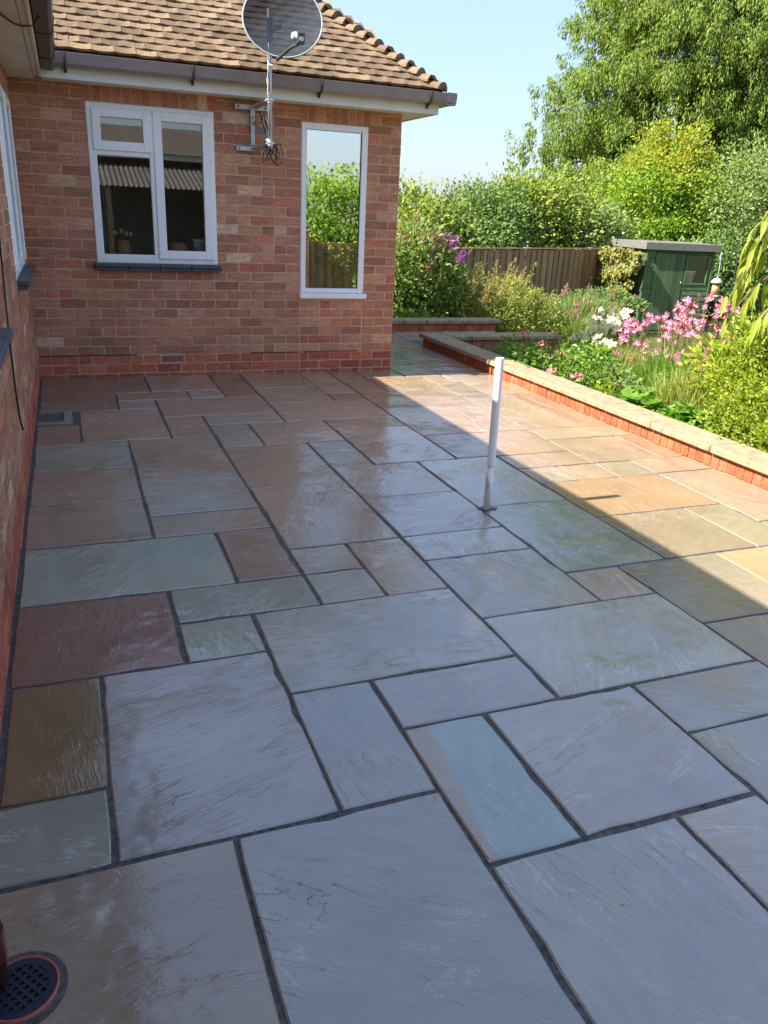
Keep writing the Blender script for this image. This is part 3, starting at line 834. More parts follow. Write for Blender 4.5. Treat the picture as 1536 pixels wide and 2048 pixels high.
# eaves
so = MB(); so.box(.256, 3.652, -.250, -.001, SOF, SOF + .012); so.box(3.421, 3.652, -.001, 3.35, SOF, SOF + .012)
so.build('soffit', M['fascia'], house)
so = MB(); so.box(0.0005, .196, -9.6, -.002, SOF, SOF + .012); so.box(.203, .236, -9.6, -.253, SOF, SOF + .012)
so.box(.196, .203, -9.6, -.002, SOF + .008, SOF + .02)
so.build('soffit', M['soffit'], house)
fa = MB(); fa.bbox(.256, 3.672, -.270, -.2505, SOF - .008, 2.60, .003); fa.bbox(3.6525, 3.671, -.2505, 3.36, SOF - .008, 2.60, .003)
fa.build('fascia', M['fascia'], house)
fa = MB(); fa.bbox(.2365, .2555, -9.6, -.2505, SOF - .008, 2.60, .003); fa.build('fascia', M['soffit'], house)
def gutter_mesh(p0, p1, out, prof):
    """open trough swept from p0 to p1, profile in (out, z)"""
    mb = MB(); V = []; F = []
    n = len(prof)
    for p in (p0, p1):
        for (o, z) in prof: V.append((p[0] + out[0] * o, p[1] + out[1] * o, z))
    for k in range(n): F.append((k, (k + 1) % n, n + (k + 1) % n, n + k))
    F.append(tuple(range(n))); F.append(tuple(range(n, 2 * n))[::-1])
    return mb.add(V, F)
PR = [(.002, 2.592), (.002, 2.530), (.012, 2.505), (.085, 2.500), (.104, 2.520), (.110, 2.560), (.116, 2.596), (.108, 2.598), (.100, 2.562), (.094, 2.524), (.080, 2.510), (.020, 2.513), (.012, 2.536), (.010, 2.592)]
gt = gutter_mesh((.262, -.270, 0), (3.80, -.270, 0), (0, -1, 0), PR).build('gutter', M['gutter'], house)
gt2 = gutter_mesh((3.671, -.385, 0), (3.671, 3.45, 0), (1, 0, 0), [(o, z - .004) for o, z in PR]).build('gutter', M['gutter'], house)
gt3 = gutter_mesh((.2558, -9.6, 0), (.2558, -.275, 0), (1, 0, 0), [(o, z - .03) for o, z in PR]).build('gutter', M['gutter_shade_tone'], house)
for x in (.44, 1.42, 2.51, 3.545):
    m = MB(); m.tube([(x, -.272, 2.535), (x, -.285, 2.500), (x, -.33, 2.493), (x, -.372, 2.510), (x, -.386, 2.556), (x, -.389, 2.602)], .011, 6)
    m.tube([(x, -.285, 2.500), (x, -.292, 2.465)], .012, 6)
    m.build('bracket', M['gutter_shade_tone'], gt)
for x in (2.0, 3.70):
    m = MB(); V = gutter_mesh((x, -.268, 0), (x + .09, -.268, 0), (0, -1, 0), [(o * 1.04, 2.55 + (z - 2.55) * 1.08) for o, z in PR]); V.build('union', M['gutter'], gt)
for y in (-.9, -1.9, -2.9, -3.9):
    m = MB(); V = gutter_mesh((.2555, y, 0), (.2555, y + .1, 0), (1, 0, 0), [(o * 1.05, 2.52 + (z - .03 - 2.52) * 1.10) for o, z in PR]); V.build('union', M['gutter_shade_tone'], gt3)
# roofs
PIT = math.radians(38.0); TP = math.tan(PIT); CP, SP = math.cos(PIT), math.sin(PIT)
EY, EZ, EX = -.335, 2.617, 3.705
dk = MB()
YR = 1.55; ZR = EZ + TP * (YR - EY)
XR = EX - (YR - EY)
dk.add([(-4.0, EY + .02, EZ - .02), (EX - .02, EY + .02, EZ - .02), (XR, YR, ZR - .035), (-4.0, YR, ZR - .035)], [(0, 1, 2, 3)])
dk.add([(EX - .02, EY + .02, EZ - .02), (EX - .02, 3.435, EZ - .02), (XR, YR, ZR - .035)], [(0, 1, 2)])
dk.add([(-4.0, 3.435, EZ - .02), (EX - .02, 3.435, EZ - .02), (XR, YR, ZR - .035), (-4.0, YR, ZR - .035)], [(3, 2, 1, 0)])
roof = link('roof', dk.mesh('roof', fix=False), house, M['roof_plain'])
TL = math.tan(math.radians(36))
dk = MB()
lx = .335
dk.add([(lx, -9.7, EZ), (lx, EY + .05, EZ), (-3.0, 1.9, EZ + TL * (lx + 3.0)), (-3.0, -9.7, EZ + TL * (lx + 3.0))], [(0, 1, 2, 3)])
dk.add([(lx - .02, -9.7, EZ - .03), (lx - .02, EY + .05, EZ - .03), (-3.0, 1.9, EZ + TL * (lx + 3.0) - .05), (-3.0, -9.7, EZ + TL * (lx + 3.0) - .05)], [(3, 2, 1, 0)])
dk.add([(-6.3, -9.7, EZ), (-6.3, 3.4, EZ), (-3.0, 1.9, EZ + TL * (lx + 3.0)), (-3.0, -9.7, EZ + TL * (lx + 3.0))], [(3, 2, 1, 0)])
link('roof', dk.mesh('roof', fix=False), house, M['roof_plain'])
def tile_mesh(seed):
    rr = random.Random(seed)
    w, ln, t = .163, .19, .019
    V = []; nx = 4
    for zt in (0, 1):
        for yy in (0, 1):
            for k in range(nx + 1):
                u = k / nx - .5
                cam_ = .007 * (2 * u) ** 2
                V.append((u * w + rr.uniform(-.001, .001), yy * ln + (rr.uniform(-.004, .004) if yy == 0 else 0), zt * t + cam_ + rr.uniform(-.001, .001)))
    q = nx + 1
    F = []
    for k in range(nx):
        F.append((2 * q + k, 2 * q + k + 1, 3 * q + k + 1, 3 * q + k)); F.append((k, k + 1, 2 * q + k + 1, 2 * q + k))
    F.append((0, 2 * q, 3 * q, q)); F.append((nx, q + nx, 3 * q + nx, 2 * q + nx))
    me = bpy.data.meshes.new('roof_tile'); me.from_pydata(V, [], F); me.update(); me.materials.append(M['tile'])
    return me
TM = [tile_mesh(s) for s in range(7)]
rt = random.Random(21)
GA = .0985
stuffv, stufff = [], []
count = 0
rows = int((YR - EY) / CP / GA)
for k in range(rows):
    s = k * GA
    y = EY + s * CP; z = EZ + s * SP
    xh = EX - (y - EY) - .03
    x = .235 + (0.0825 if k % 2 else 0)
    if k > 13: x = .165 * math.ceil((.335 - (y - EY)) / .165) + (0.0825 if k % 2 else 0)
    while x < xh:
        rot = (PIT - math.radians(6.2) + math.radians(rt.uniform(-1.2, .9)), math.radians(rt.uniform(-.8, .8)), math.radians(rt.uniform(-.9, .9)))
        loc = (x + rt.uniform(-.0015, .0015), y + rt.uniform(-.003, .003), z + rt.uniform(-.0015, .002))
        if k <= 13 and count < 299:
            o = link('roof_tile', TM[rt.randrange(7)], roof, None, loc, rot); count += 1
        else:
            mt = Matrix.Translation(loc) @ Matrix.Rotation(rot[0], 4, 'X')
            me = TM[0]; nv = len(stuffv)
            stuffv += [tuple(mt @ v.co) for v in me.vertices]
            stufff += [tuple(nv + i for i in p.vertices) for p in me.polygons]
        x += .1655
me = bpy.data.meshes.new('roof_tiling'); me.from_pydata(stuffv, [], stufff); me.update()
tag(link('roof_tiling', me, roof, M['tile']), kind='stuff')
# tiling of the hip end
stuffv, stufff = [], []
for k in range(rows):
    s = k * GA; x = EX - s * CP; z = EZ + s * SP
    y = EY + (EX - x) + .1 + (.08 if k % 2 else 0); yend = 3.435 - (EX - x)
    while y < yend - .1:
        mt = Matrix.Translation((x, y, z)) @ Matrix.Rotation(math.pi / 2, 4, 'Z') @ Matrix.Rotation(PIT - math.radians(6), 4, 'X')
        nv = len(stuffv); stuffv += [tuple(mt @ v.co) for v in TM[k % 7].vertices]; stufff += [tuple(nv + i for i in p.vertices) for p in TM[k % 7].polygons]
        y += .1655
me = bpy.data.meshes.new('roof_tiling'); me.from_pydata(stuffv, [], stufff); me.update()
tag(link('roof_tiling', me, roof, M['tile']), kind='stuff')
# bonnet hip tiles
def bonnet_mesh(seed):
    rr = random.Random(seed)
    V = []; F = []
    n = 10; L = .27
    for zt in (0, 1):
        for e in (0, 1):
            for k in range(n + 1):
                t = -1 + 2 * k / n
                wdt = (.118 if e == 0 else .075)
                hgt = (.056 if e == 0 else .036)
                a = t * 1.25
                V.append((math.sin(a) * wdt / math.sin(1.25), e * L, (math.cos(a) - math.cos(1.25)) / (1 - math.cos(1.25)) * hgt + zt * .016 - .035 + rr.uniform(-.002, .002)))
    q = n + 1
    for k in range(n):
        F += [(2 * q + k, 2 * q + k + 1, 3 * q + k + 1, 3 * q + k), (k, 2 * q + k, 2 * q + k + 1, k + 1)][:2]
        F.append((q + k, q + k + 1, k + 1, k))
    F += [(0, q, 3 * q, 2 * q), (n, 2 * q + n, 3 * q + n, q + n)]
    F.append(tuple(range(q))[::-1])
    me = bpy.data.meshes.new('hip_tile'); me.from_pydata(V, [], F); me.update(); me.materials.append(M['tile'])
    return me
BM = [bonnet_mesh(s) for s in range(4)]
hd = Vector((-1, 1, TP)).normalized()
side_v = Vector((1, 1, 0)).normalized()
upv = side_v.cross(hd).normalized()
if upv.z < 0: upv = -upv
for k in range(23):
    t = k * GA * CP
    base = Vector((EX - t - .02, EY + t + .02, EZ + t * TP + .036))
    d = (hd * 1.0 - upv * 0.10).normalized()
    d2 = (hd - upv * (.30 + rt.uniform(-.03, .03))).normalized()
    zz = side_v.cross(d2).normalized()
    if zz.z < 0: zz = -zz
    mt = Matrix((( side_v.x, d2.x, zz.x, base.x), (side_v.y, d2.y, zz.y, base.y), (side_v.z, d2.z, zz.z, base.z), (0, 0, 0, 1)))
    o = link('hip_tile', BM[k % 4], roof); o.matrix_world = mt

# downpipe at the left wall
dp = MB(); dp.tube([(.043, -6.375, 0.012), (.043, -6.375, 2.2), (.2, -6.375, 2.42), (.31, -6.375, 2.48)], .034, 14)
dpo = dp.build('downpipe', M['downpipe'], house, True)
cl = MB(); cl.tube([(.043, -6.375, .075), (.043, -6.375, .15)], .0385, 14); cl.build('collar', M['downpipe'], dpo)

# ------------------------------------------------------------------ gully
GX, GY = .100, -6.408
gul = tag(empty('gully', (GX, GY, 0)), 'round drain with a slotted black grate in an orange pipe ring at the pipe foot', 'drain')
def annulus(r0, r1, z0, z1, n=40):
    return MB().lathe([(r0, z0), (r0, z1), (r1, z1), (r1, z0), (r0, z0)], n=n)
annulus(.0775, .093, -.02, .0035).build('mortar_ring', M['joint'], gul)
annulus(.0715, .0772, -.02, .010).build('pipe_rim', M['orange_pipe'], gul, True)
gm = MB(); gm.lathe([(.056, .0), (.056, .008), (.071, .008), (.071, .0), (.056, .0)], n=36)
for k in range(-3, 4):
    u = k * .0165; hl = math.sqrt(max(.0571 ** 2 - u * u, 0))
    M1 = Matrix.Rotation(math.radians(38), 4, 'Z'); M2 = Matrix.Rotation(math.radians(128), 4, 'Z')
    gm.box(u - .0033, u + .0033, -hl, hl, .001, .0075, M1); gm.box(u - .0033, u + .0033, -hl, hl, .0008, .0072, M2)
gm.build('grate', M['grate'], gul)
MB().lathe([(.0, .0045), (.0712, .0045)], n=36).build('pipe_dark_disc', M['void'], gul, loc=(0, 0, -.001))  # flat black disc paints the dark down the pipe

# ------------------------------------------------------------------ white pipe standing in the paving
pl = tag(empty('standing_pipe', (2.447, -4.049, 0)), 'white plastic pipe standing upright in the wet paving, sleeve cracked near the foot', 'pipe')
ax = Vector((-.013, 0, .863)).normalized()
mb = MB(); mb.tube([ax * .262, ax * .863], .0222, 20, cap=False); mb.tube([ax * .262, ax * .863], .0195, 20, cap=False)
mb.lathe([(.0195, 0), (.0222, 0)], tuple(ax * .863), 20); mb.build('sleeve', M['pole'], pl, True)
mb = MB(); mb.tube([(.003, 0, -.03), tuple(ax * .27)], .0165, 18); mb.build('inner_pipe', M['pole'], pl, True)
mb = MB()
V = []; F = []
for k in range(7):
    a = math.radians(120 + k * 22)
    top = .225 - .03 * (k % 2) - abs(k - 2) * .012
    for z in (-.01, top):
        for rr_ in (.0185, .0212): V.append((rr_ * math.cos(a) - .004, rr_ * math.sin(a), z))
for k in range(6):
    a = k * 4; b_ = (k + 1) * 4
    F += [(a + 1, b_ + 1, b_ + 3, a + 3), (a, a + 2, b_ + 2, b_), (a + 2, a + 3, b_ + 3, b_ + 2)]
F += [(0, 1, 3, 2), (24, 26, 27, 25)]
mb.add(V, F); mb.build('broken_sleeve', simple('stained_white_plastic', (0.55, 0.55, 0.52, 1), .5, var=.25, scale=20), pl)
mb = MB()
rr = random.Random(2)
ring = [(math.cos(t) * (.055 + rr.uniform(-.014, .012)), math.sin(t) * (.034 + rr.uniform(-.012, .012)), 0) for t in [i * 2 * math.pi / 18 for i in range(18)]]
mb.add([(x, y, .0035) for x, y, z in ring] + [(x * 1.1, y * 1.1, -.01) for x, y, z in ring], [tuple(range(18))] + [(i, (i + 1) % 18, 18 + (i + 1) % 18, 18 + i) for i in range(18)])
mb.build('mortar_collar', M['joint'], pl)

# ------------------------------------------------------------------ satellite dish on its wall bracket
dish = tag(empty('satellite_dish', (2.07, -.26, 2.2)), 'see-through grey satellite dish on a galvanised mast above the brown gutter', 'satellite dish')
def rel(mb):
    mb.v = [(x - 2.07, y + .26, z - 2.2) for x, y, z in mb.v]; return mb
MXX, MYY = 2.042, -.425
mb = MB(); mb.tube([(MXX, MYY, 2.02), (MXX - .005, MYY, 3.06)], .0185, 14); rel(mb).build('mast', M['galv'], dish, True)
mb = MB()
mb.bbox(1.822, 2.118, -.022, -.002, 2.347, 2.388, .002); mb.bbox(1.828, 2.01, -.022, -.002, 2.012, 2.050, .002)
mb.bbox(1.957, 1.995, -.030, -.0225, 2.030, 2.350, .002)
rel(mb).build('wall_plate', M['galv'], dish)
def strut(p, q, w, name):
    p = Vector(p); q = Vector(q); d = (q - p); L = d.length; d.normalize()
    sx = d.cross(Vector((0, 1, 0.2))).normalized(); sy = d.cross(sx)
    m = MB(); V = []
    for t in (0, L):
        for (a, b_) in ((-1, -1), (1, -1), (1, 1), (-1, 1)):
            V.append(p + d * t + sx * a * w + sy * b_ * w * .35)
    m.add(V, [(0, 3, 2, 1), (4, 5, 6, 7), (0, 1, 5, 4), (1, 2, 6, 5), (2, 3, 7, 6), (3, 0, 4, 7)])
    return rel(m).build(name, M['galv'], dish)
strut((1.985, -.03, 2.25), (MXX - .01, MYY, 2.075), .017, 'strut')
strut((1.985, -.03, 2.03), (MXX - .005, MYY, 2.055), .019, 'strut')
strut((2.0, -.02, 2.366), (MXX - .01, MYY, 2.395), .019, 'strut')
for (x, z) in ((1.85, 2.368), (2.09, 2.366), (1.853, 2.031), (1.976, 2.285), (1.978, 2.06)):
    m = MB(); m.tube([(x, -.036, z), (x, -.020, z)], .008, 6); rel(m).build('bolt', M['dark_plastic'], dish)
for z in (2.06, 2.39):
    m = MB(); m.tube([(MXX, MYY, z - .02), (MXX, MYY, z + .02)], .024, 12); m.tube([(MXX - .03, MYY - .028, z), (MXX + .03, MYY - .028, z)], .005, 6); rel(m).build('clamp', M['galv'], dish)
# reflector
DC = Vector((2.112, -.585, 2.962)); RXX, RZZ = .318, .292
nrm = Vector((-.20, -.93, .30)).normalized()
ex = Vector((0, 0, 1)).cross(nrm).normalized(); ez = nrm.cross(ex).normalized()
if ez.z < 0: ez = -ez
def dish_pt(r, t, o=0.0): return DC + ex * (RXX * r * math.cos(t)) + ez * (RZZ * r * math.sin(t)) + nrm * (.075 * (r * r - 1) + o)
m = MB(); n = 48; V = []; F = []
rs = [0.02, .2, .4, .6, .75, .88, 1.0]
for o in (0.0, -.003):
    for r_ in rs:
        for k in range(n): V.append(dish_pt(r_, 2 * math.pi * k / n, o))
R_ = len(rs)
for q in range(R_ - 1):
    for k in range(n):
        F.append((q * n + k, q * n + (k + 1) % n, (q + 1) * n + (k + 1) % n, (q + 1) * n + k))
m.add(V[:R_ * n], F); rel(m)
link('reflector', m.mesh('reflector', True), dish, M['dish'])
m = MB(); m.tube([dish_pt(1.0, 2 * math.pi * k / n, -.004) for k in range(n + 1)], .0075, 8, False); rel(m).build('rim', M['dish_rim'], dish, True)
# mount behind the reflector
m = MB(); bk = DC - nrm * .10; m.tube([bk, (MXX, MYY, bk.z - .02)], .02, 8); m.tube([(MXX - .003, MYY, bk.z - .11), (MXX - .003, MYY, bk.z + .06)], .027, 10); rel(m).build('mount', M['dark_plastic'], dish)
# feed arm and receiver
bot = dish_pt(1.03, -math.pi / 2 - .12)
head = Vector((2.175, -.88, 2.800))
m = MB(); m.tube([bot + Vector((0, .03, -.01)), bot - Vector((0, .03, .005)), bot.lerp(head, .55) - Vector((0, 0, .01)), head - Vector((0.01, -.01, .045))], [.014, .014, .012, .011], 8); rel(m).build('feed_arm', M['dark_plastic'], dish)
m = MB(); m.tube([head + Vector((-.035, .05, .012)), head + Vector((-.02, .02, .012))], .030, 14); m.tube([head + Vector((-.02, .02, .012)), head + Vector((-.005, -.005, .0))], .021, 12); rel(m).build('feed_horn', M['pale_plastic'], dish, True)
m = MB(); m.bbox(head.x - .026, head.x + .034, head.y - .03, head.y + .03, head.z - .048, head.z + .034, .006)
lnb = rel(m).build('receiver', M['dark_plastic'], dish)
m = MB(); m.box(head.x - .014, head.x + .022, head.y - .0315, head.y - .0300, head.z - .026, head.z + .002); rel(m).build('label_plate', M['pale_plastic'], lnb)
# cables
def wobble(p0, p1, n, amp, sag, seed):
    rr = random.Random(seed); p0 = Vector(p0); p1 = Vector(p1)
    return [p0.lerp(p1, t / n) + Vector((rr.uniform(-amp, amp), rr.uniform(-amp, amp), rr.uniform(-amp, amp) - sag * math.sin(math.pi * t / n))) * (0 if t in (0, n) else 1) for t in range(n + 1)]
for k, (p, q, mt_) in enumerate((((bot.x, bot.y, bot.z), (MXX - .02, MYY - .02, 2.66), 'cable_white'), ((MXX - .018, MYY - .022, 2.68), (MXX - .03, MYY - .02, 2.40), 'cable_white'),
                                 ((MXX - .022, MYY - .02, 2.9), (MXX - .018, MYY - .021, 2.45), 'cable_black'), ((MXX - .02, MYY - .02, 2.40), (MXX - .10, -.05, 2.36), 'cable_white'))):
    m = MB(); m.tube(wobble(p, q, 6, .006, .03 if k == 0 else 0, k), .0045, 5); rel(m).build('cable', M[mt_], dish, True)
for k, (dx_, dz_) in enumerate(((-.035, -.15), (.02, -.12), (.075, -.155), (.10, -.10), (.045, -.14))):
    p = Vector((MXX - .02 + k * .006, MYY + .06, 2.05))
    tip = p + Vector((dx_, .02, dz_))
    e = Vector((MXX + .02 + k * .008, MYY + .06, 2.06))
    pts = [p, p.lerp(tip, .5) + Vector((-.012, 0, -.01)), tip, tip.lerp(e, .35) + Vector((.015, 0, 0)), e.lerp(tip, .2) + Vector((.02, 0, 0)), e]
    m = MB(); m.tube(pts, .005, 5); rel(m).build('cable', M['cable_black'], dish, True)
m = MB(); m.tube([(MXX + .03, MYY + .05, 2.05), (MXX + .11, MYY + .1, 2.07), (MXX + .14, MYY + .12, 1.99), (MXX + .12, MYY + .1, 1.91), (MXX + .06, MYY + .08, 1.90)], .004, 5); rel(m).build('cable', M['cable_black'], dish, True)
for k in range(4):
    a = Vector((2.015 + k * .010, -.14 - k * .03, 2.33 - k * .015)); b_ = Vector((2.04 + k * .006, -.33 - k * .02, 2.09))
    m = MB(); m.tube(wobble(a, b_, 5, .008, -.01, 30 + k), .0065, 6); rel(m).build('cable', M['cable_black' if k % 2 == 0 else 'cable_white'], dish, True)

# loose cables on the left wall
m = MB(); m.tube([(.012, -3.02, 2.425), (.014, -3.07, 1.9), (.013, -3.137, 1.292), (.012, -3.21, 1.05), (.013, -3.284, .813), (.012, -3.27, .6), (.012, -3.21, .42), (.02, -3.19, .365)], .0055, 6)
tag(m.build('cable', M['cable_black'], None, True), 'black cable hanging loose down the left brick wall', 'cable')
m = MB(); m.tube([(.03, -2.95, 2.421), (.114, -2.68, 2.417), (.165, -2.52, 2.408), (.205, -2.44, 2.412), (.262, -2.42, 2.424), (.31, -2.40, 2.50)], .006, 6)
tag(m.build('cable', M['cable_black'], None, True), 'dark cable crossing the soffit to the gutter', 'cable')

# ------------------------------------------------------------------ things on the window board of the wide window
bo = MB(); bo.box(.56, 1.65, .112, .33, 1.03, 1.06); bo.build('window_board', M['upvc'], house)
ZW = 1.061
t = tag(empty('flower_vase', (.815, .150, ZW)), 'tan pottery vase of pale tulips behind the wide window', 'vase')
MB().lathe([(.0, 0), (.050, 0), (.064, .04), (.066, .09), (.052, .135), (.046, .15), (.041, .15), (.045, .13)], n=20).build('vase', M['terracotta'], t, True)
for k in range(7):
    a = k * .9; q = (math.cos(a) * (.03 + .012 * k), math.sin(a) * .03, .20 + .012 * (k % 3))
    m = MB(); m.tube([(0, 0, .12), (q[0] * .6, q[1] * .6, .17), q], .003, 5); m.build('stem', M['leaf_bed'], t)
    MB().lathe([(0, -.022), (.014, -.015), (.018, 0), (.012, .018), (0, .022)], q, 10).build('flower', M['white_petal'], t, True)
t = tag(empty('jug', (1.30, .150, ZW)), 'round terracotta jug with a handle behind the right window pane', 'jug')
MB().lathe([(0, 0), (.06, 0), (.085, .04), (.086, .08), (.062, .125), (.058, .14), (.052, .14), (.055, .12)], n=22).build('body', M['terracotta'], t, True)
m = MB(); m.tube([(-.06, 0, .125), (-.10, 0, .12), (-.112, 0, .08), (-.08, 0, .04)], .008, 8); m.build('handle', M['terracotta'], t, True)
t = tag(empty('plant_pot', (1.49, .150, ZW)), 'white pot with a blue flower print at the window edge', 'pot')
MB().lathe([(0, 0), (.05, 0), (.062, .16), (.068, .163), (.068, .175), (.058, .175), (.05, .05)], n=22).build('body', M['bucket'], t, True)
for k in range(7):
    a = math.radians(-140 + k * 17); zz_ = .05 + .028 * (k % 4); rr_ = .0505 + zz_ * .075 + .0006
    m = MB(); c = Vector((rr_ * math.cos(a), rr_ * math.sin(a), zz_)); tv = Vector((-math.sin(a), math.cos(a), 0))
    m.add([c + tv * .010, c + Vector((0, 0, .012)), c - tv * .010, c - Vector((0, 0, .012))], [(0, 1, 2, 3)])
    m.build('print', simple('blue_print_%d' % k, srgb(110, 120, 170), .5), t)
m = MB(); V = []; n = 26
for k in range(n + 1):
    x = .60 + .0065 * k; yy = .24 + .022 * math.sin(k * 1.35)
    V += [(x + .10 * 0, yy, 2.35), (x - .0 + .0, yy, 1.05)]
    V[-1] = (.60 + .0072 * k, yy, 1.05); V[-2] = (.60 + .0025 * k, yy, 2.35)
m.add(V, [(2 * k, 2 * k + 2, 2 * k + 3, 2 * k + 1) for k in range(n)])
tag(m.build('curtain', M['curtain'], None, True), 'small patterned curtain drawn to the left side of the wide window', 'curtain')

# ------------------------------------------------------------------ low garden walls
def soldier_run(parent, p0, p1, z0, z1, nrm_, pal, r, step=.077):
    p0 = Vector(p0); p1 = Vector(p1); L = (p1 - p0).length; d = (p1 - p0) / L
    n = max(1, round(L / step)); st = L / n
    ang = math.atan2(d.y, d.x)
    for k in range(n):
        c = p0 + d * (st * (k + .5))
        o = link('brick', brick_variants[k % 6], parent)
        o.scale = (st - .006, .03, z1 - z0)
        o.rotation_euler = (0, 0, ang)
        pr_ = .004 + r.uniform(-.002, .002)
        o.location = (c.x + nrm_[0] * (pr_ - .015), c.y + nrm_[1] * (pr_ - .015), (z0 + z1) / 2)
        o.color = pick(pal, r)
ORB = [(srgb(172, 98, 66), 8), (srgb(166, 92, 62), 8), (srgb(178, 106, 74), 4), (srgb(156, 88, 64), 3)]
def coping(parent, x0, x1, y0, y1, z0, z1, r):
    m = MB(); m.bbox(x0, x1, y0, y1, z0, z1, .008)
    o = m.build('coping_stone', M['coping'], parent)
    return o
rw = random.Random(12)
gw = tag(empty('garden_wall', (4.5, -2.0, 0)), 'low orange brick garden wall with sandy coping along the sunny side of the patio', 'wall')
m = MB(); m.box(-.083 + .003, .125, -6.2, 3.43, -.55, .098); m.box(.125, 1.75, 3.19, 3.43, -.55, .098)
m.build('core', M['mortar'], gw)
def soldier_l(parent, off, *a): soldier_run(parent, *a)
# bricks given in the wall's own coordinates
soldier_run(gw, (-.083, 3.43, 0), (-.083, -6.2, 0), -.004, .096, (-1, 0), ORB, rw)
soldier_run(gw, (.125, 3.19, 0), (1.75, 3.19, 0), -.09, .096, (0, -1), ORB, rw)
st_edges = [3.47]
for yy in (2.55, 1.95, 1.33, .738, .178, -.42, -1.02, -1.66, -2.26, -2.86, -3.46, -4.06): st_edges.append(yy)
for k in range(len(st_edges) - 1):
    coping(gw, -.128, .155, st_edges[k + 1] + .003, st_edges[k] - .003, .0985 + rw.uniform(0, .002), .150 + rw.uniform(-.002, .002), rw)
xe = [.158, .46, .62, 1.2, 1.80]
for k in range(4): coping(gw, xe[k] + .003, xe[k + 1] - .003, 3.15, 3.47, .0985, .150 + rw.uniform(-.002, .002), rw)
gw2 = tag(empty('garden_wall', (5.0, 2.75, 0)), 'far low garden wall with grey coping in front of the lavender clump', 'wall')
m = MB(); m.box(-1.5, 1.10, -.105, .11, -.55, .098); m.build('core', M['mortar'], gw2)
soldier_run(gw2, (-.6, -.108, 0), (1.10, -.108, 0), -.01, .096, (0, -1), ORB, rw)
xe = [-1.52, -.95, -.37, -.02, .54, 1.16]
for k in range(5): coping(gw2, xe[k] + .003, xe[k + 1] - .003, -.15, .15, .0985, .150, rw)
# paved path between the walls
m = MB(); m.box(5.2, 6.0, 1.5, 2.6, -.6, -.30); tag(m.build('path', M['concrete'], None), kind='structure')

# ------------------------------------------------------------------ fence
fen = tag(empty('fence', (6.62, 5.38, 0)), 'dark brown closeboard fence along the far end of the garden', 'fence')
fd = Vector((4.895, 2.311, 0)).normalized(); fang = math.atan2(fd.y, fd.x)
fen.rotation_euler = (0, 0, fang)
fb = MB().bbox(-.056, .056, -.009, .009, -.72, .985, .003).mesh('fence_board'); fb.materials.append(M['fence'])
rf = random.Random(5)
k = 0; s = -4.2
while s < 13.0:
    o = link('fence_board', fb, fen, None, (s, (.006 if k % 2 else -.006), rf.uniform(-.012, .008)), (0, math.radians(rf.uniform(-.5, .5)), math.radians(7 + rf.uniform(-1, 1))))
    s += .1015; k += 1
for z in (-.35, .3, .8):
    m = MB(); m.box(-4.2, 13, .022, .07, z, z + .06); m.build('rail', M['fence'], fen)
for s in (-2.4, 0, 2.4, 4.8, 7.2, 9.6, 12):
    m = MB(); m.bbox(s - .05, s + .05, .02, .12, -.72, 1.02, .005); m.build('post', M['fence'], fen)
m = MB(); m.bbox(-4.2, 13, -.03, .03, .99, 1.012, .004); m.build('capping_rail', M['fence'], fen)

# ------------------------------------------------------------------ shed
shed = tag(empty('shed', (11.52, 6.33, -.6), rz=math.radians(-9.1)), 'small dark green garden shed with a flat roof and one window', 'shed')
W_, D_, H_ = 1.56, 1.35, 1.66
core = MB(); core.box(.02, W_ - .02, .02, .05, 0, 1.0); core.box(.02, .94, .02, .05, 1.0, H_); core.box(1.46, W_ - .02, .02, .05, 1.0, H_); core.box(.94, 1.46, .02, .05, 1.56, H_)
core.box(.02, .05, .05, D_, 0, H_); core.box(W_ - .05, W_ - .02, .05, D_, 0, H_); core.box(.02, W_ - .02, D_, D_ + .03, 0, H_); core.box(.05, W_ - .05, .05, D_, .02, .05)
core.build('wall', M['shed'], shed)
nb = 15; bh = H_ / nb
def sboard(x0, x1, y0, y1, z, tilt):
    m = MB()
    if tilt == 'front': V = [(x0, y0 - .012, z), (x1, y0 - .012, z), (x1, y0 - .003, z + bh + .004), (x0, y0 - .003, z + bh + .004), (x0, y0 + .014, z), (x1, y0 + .014, z), (x1, y0 + .014, z + bh + .004), (x0, y0 + .014, z + bh + .004)]
    else: V = [(x0 - .012, y1, z), (x0 - .012, y0, z), (x0 - .003, y0, z + bh + .004), (x0 - .003, y1, z + bh + .004), (x0 + .014, y1, z), (x0 + .014, y0, z), (x0 + .014, y0, z + bh + .004), (x0 + .014, y1, z + bh + .004)]
    m.add(V, [(0, 1, 2, 3), (4, 7, 6, 5), (0, 4, 5, 1), (3, 2, 6, 7), (0, 3, 7, 4), (1, 5, 6, 2)])
    m.build('board', M['shed'], shed)
for k in range(nb):
    z = k * bh
    sboard(.0, .20, 0, 0, z, 'front')
    if z + bh < 1.0: sboard(.92, W_, 0, 0, z, 'front')
    elif z > 1.56: sboard(.92, W_, 0, 0, z, 'front')
    else: sboard(1.47, W_, 0, 0, z, 'front')
    sboard(.0, .0, .0, D_, z, 'side')
door = MB(); door.box(.21, .905, -.006, .016, .03, H_ - .06); dr = door.build('door', M['shed'], shed)
for k in range(6):
    m = MB(); m.bbox(.212 + k * .1155, .212 + (k + 1) * .1155 - .004, -.016, -.0065, .03, H_ - .06, .003); m.build('plank', M['shed'], dr)
m = MB(); m.lathe([(0, -.012), (.014, -.006), (.014, .006), (0, .012)], (.865, -.032, 1.03), 10); m.build('knob', M['pale_plastic'], dr)
wf = MB(); bars(wf, .925, 1.465, .985, 1.575, .035, .035, .035, .03, -.022, .02, .004); sw = wf.build('window', M['shed'], shed)
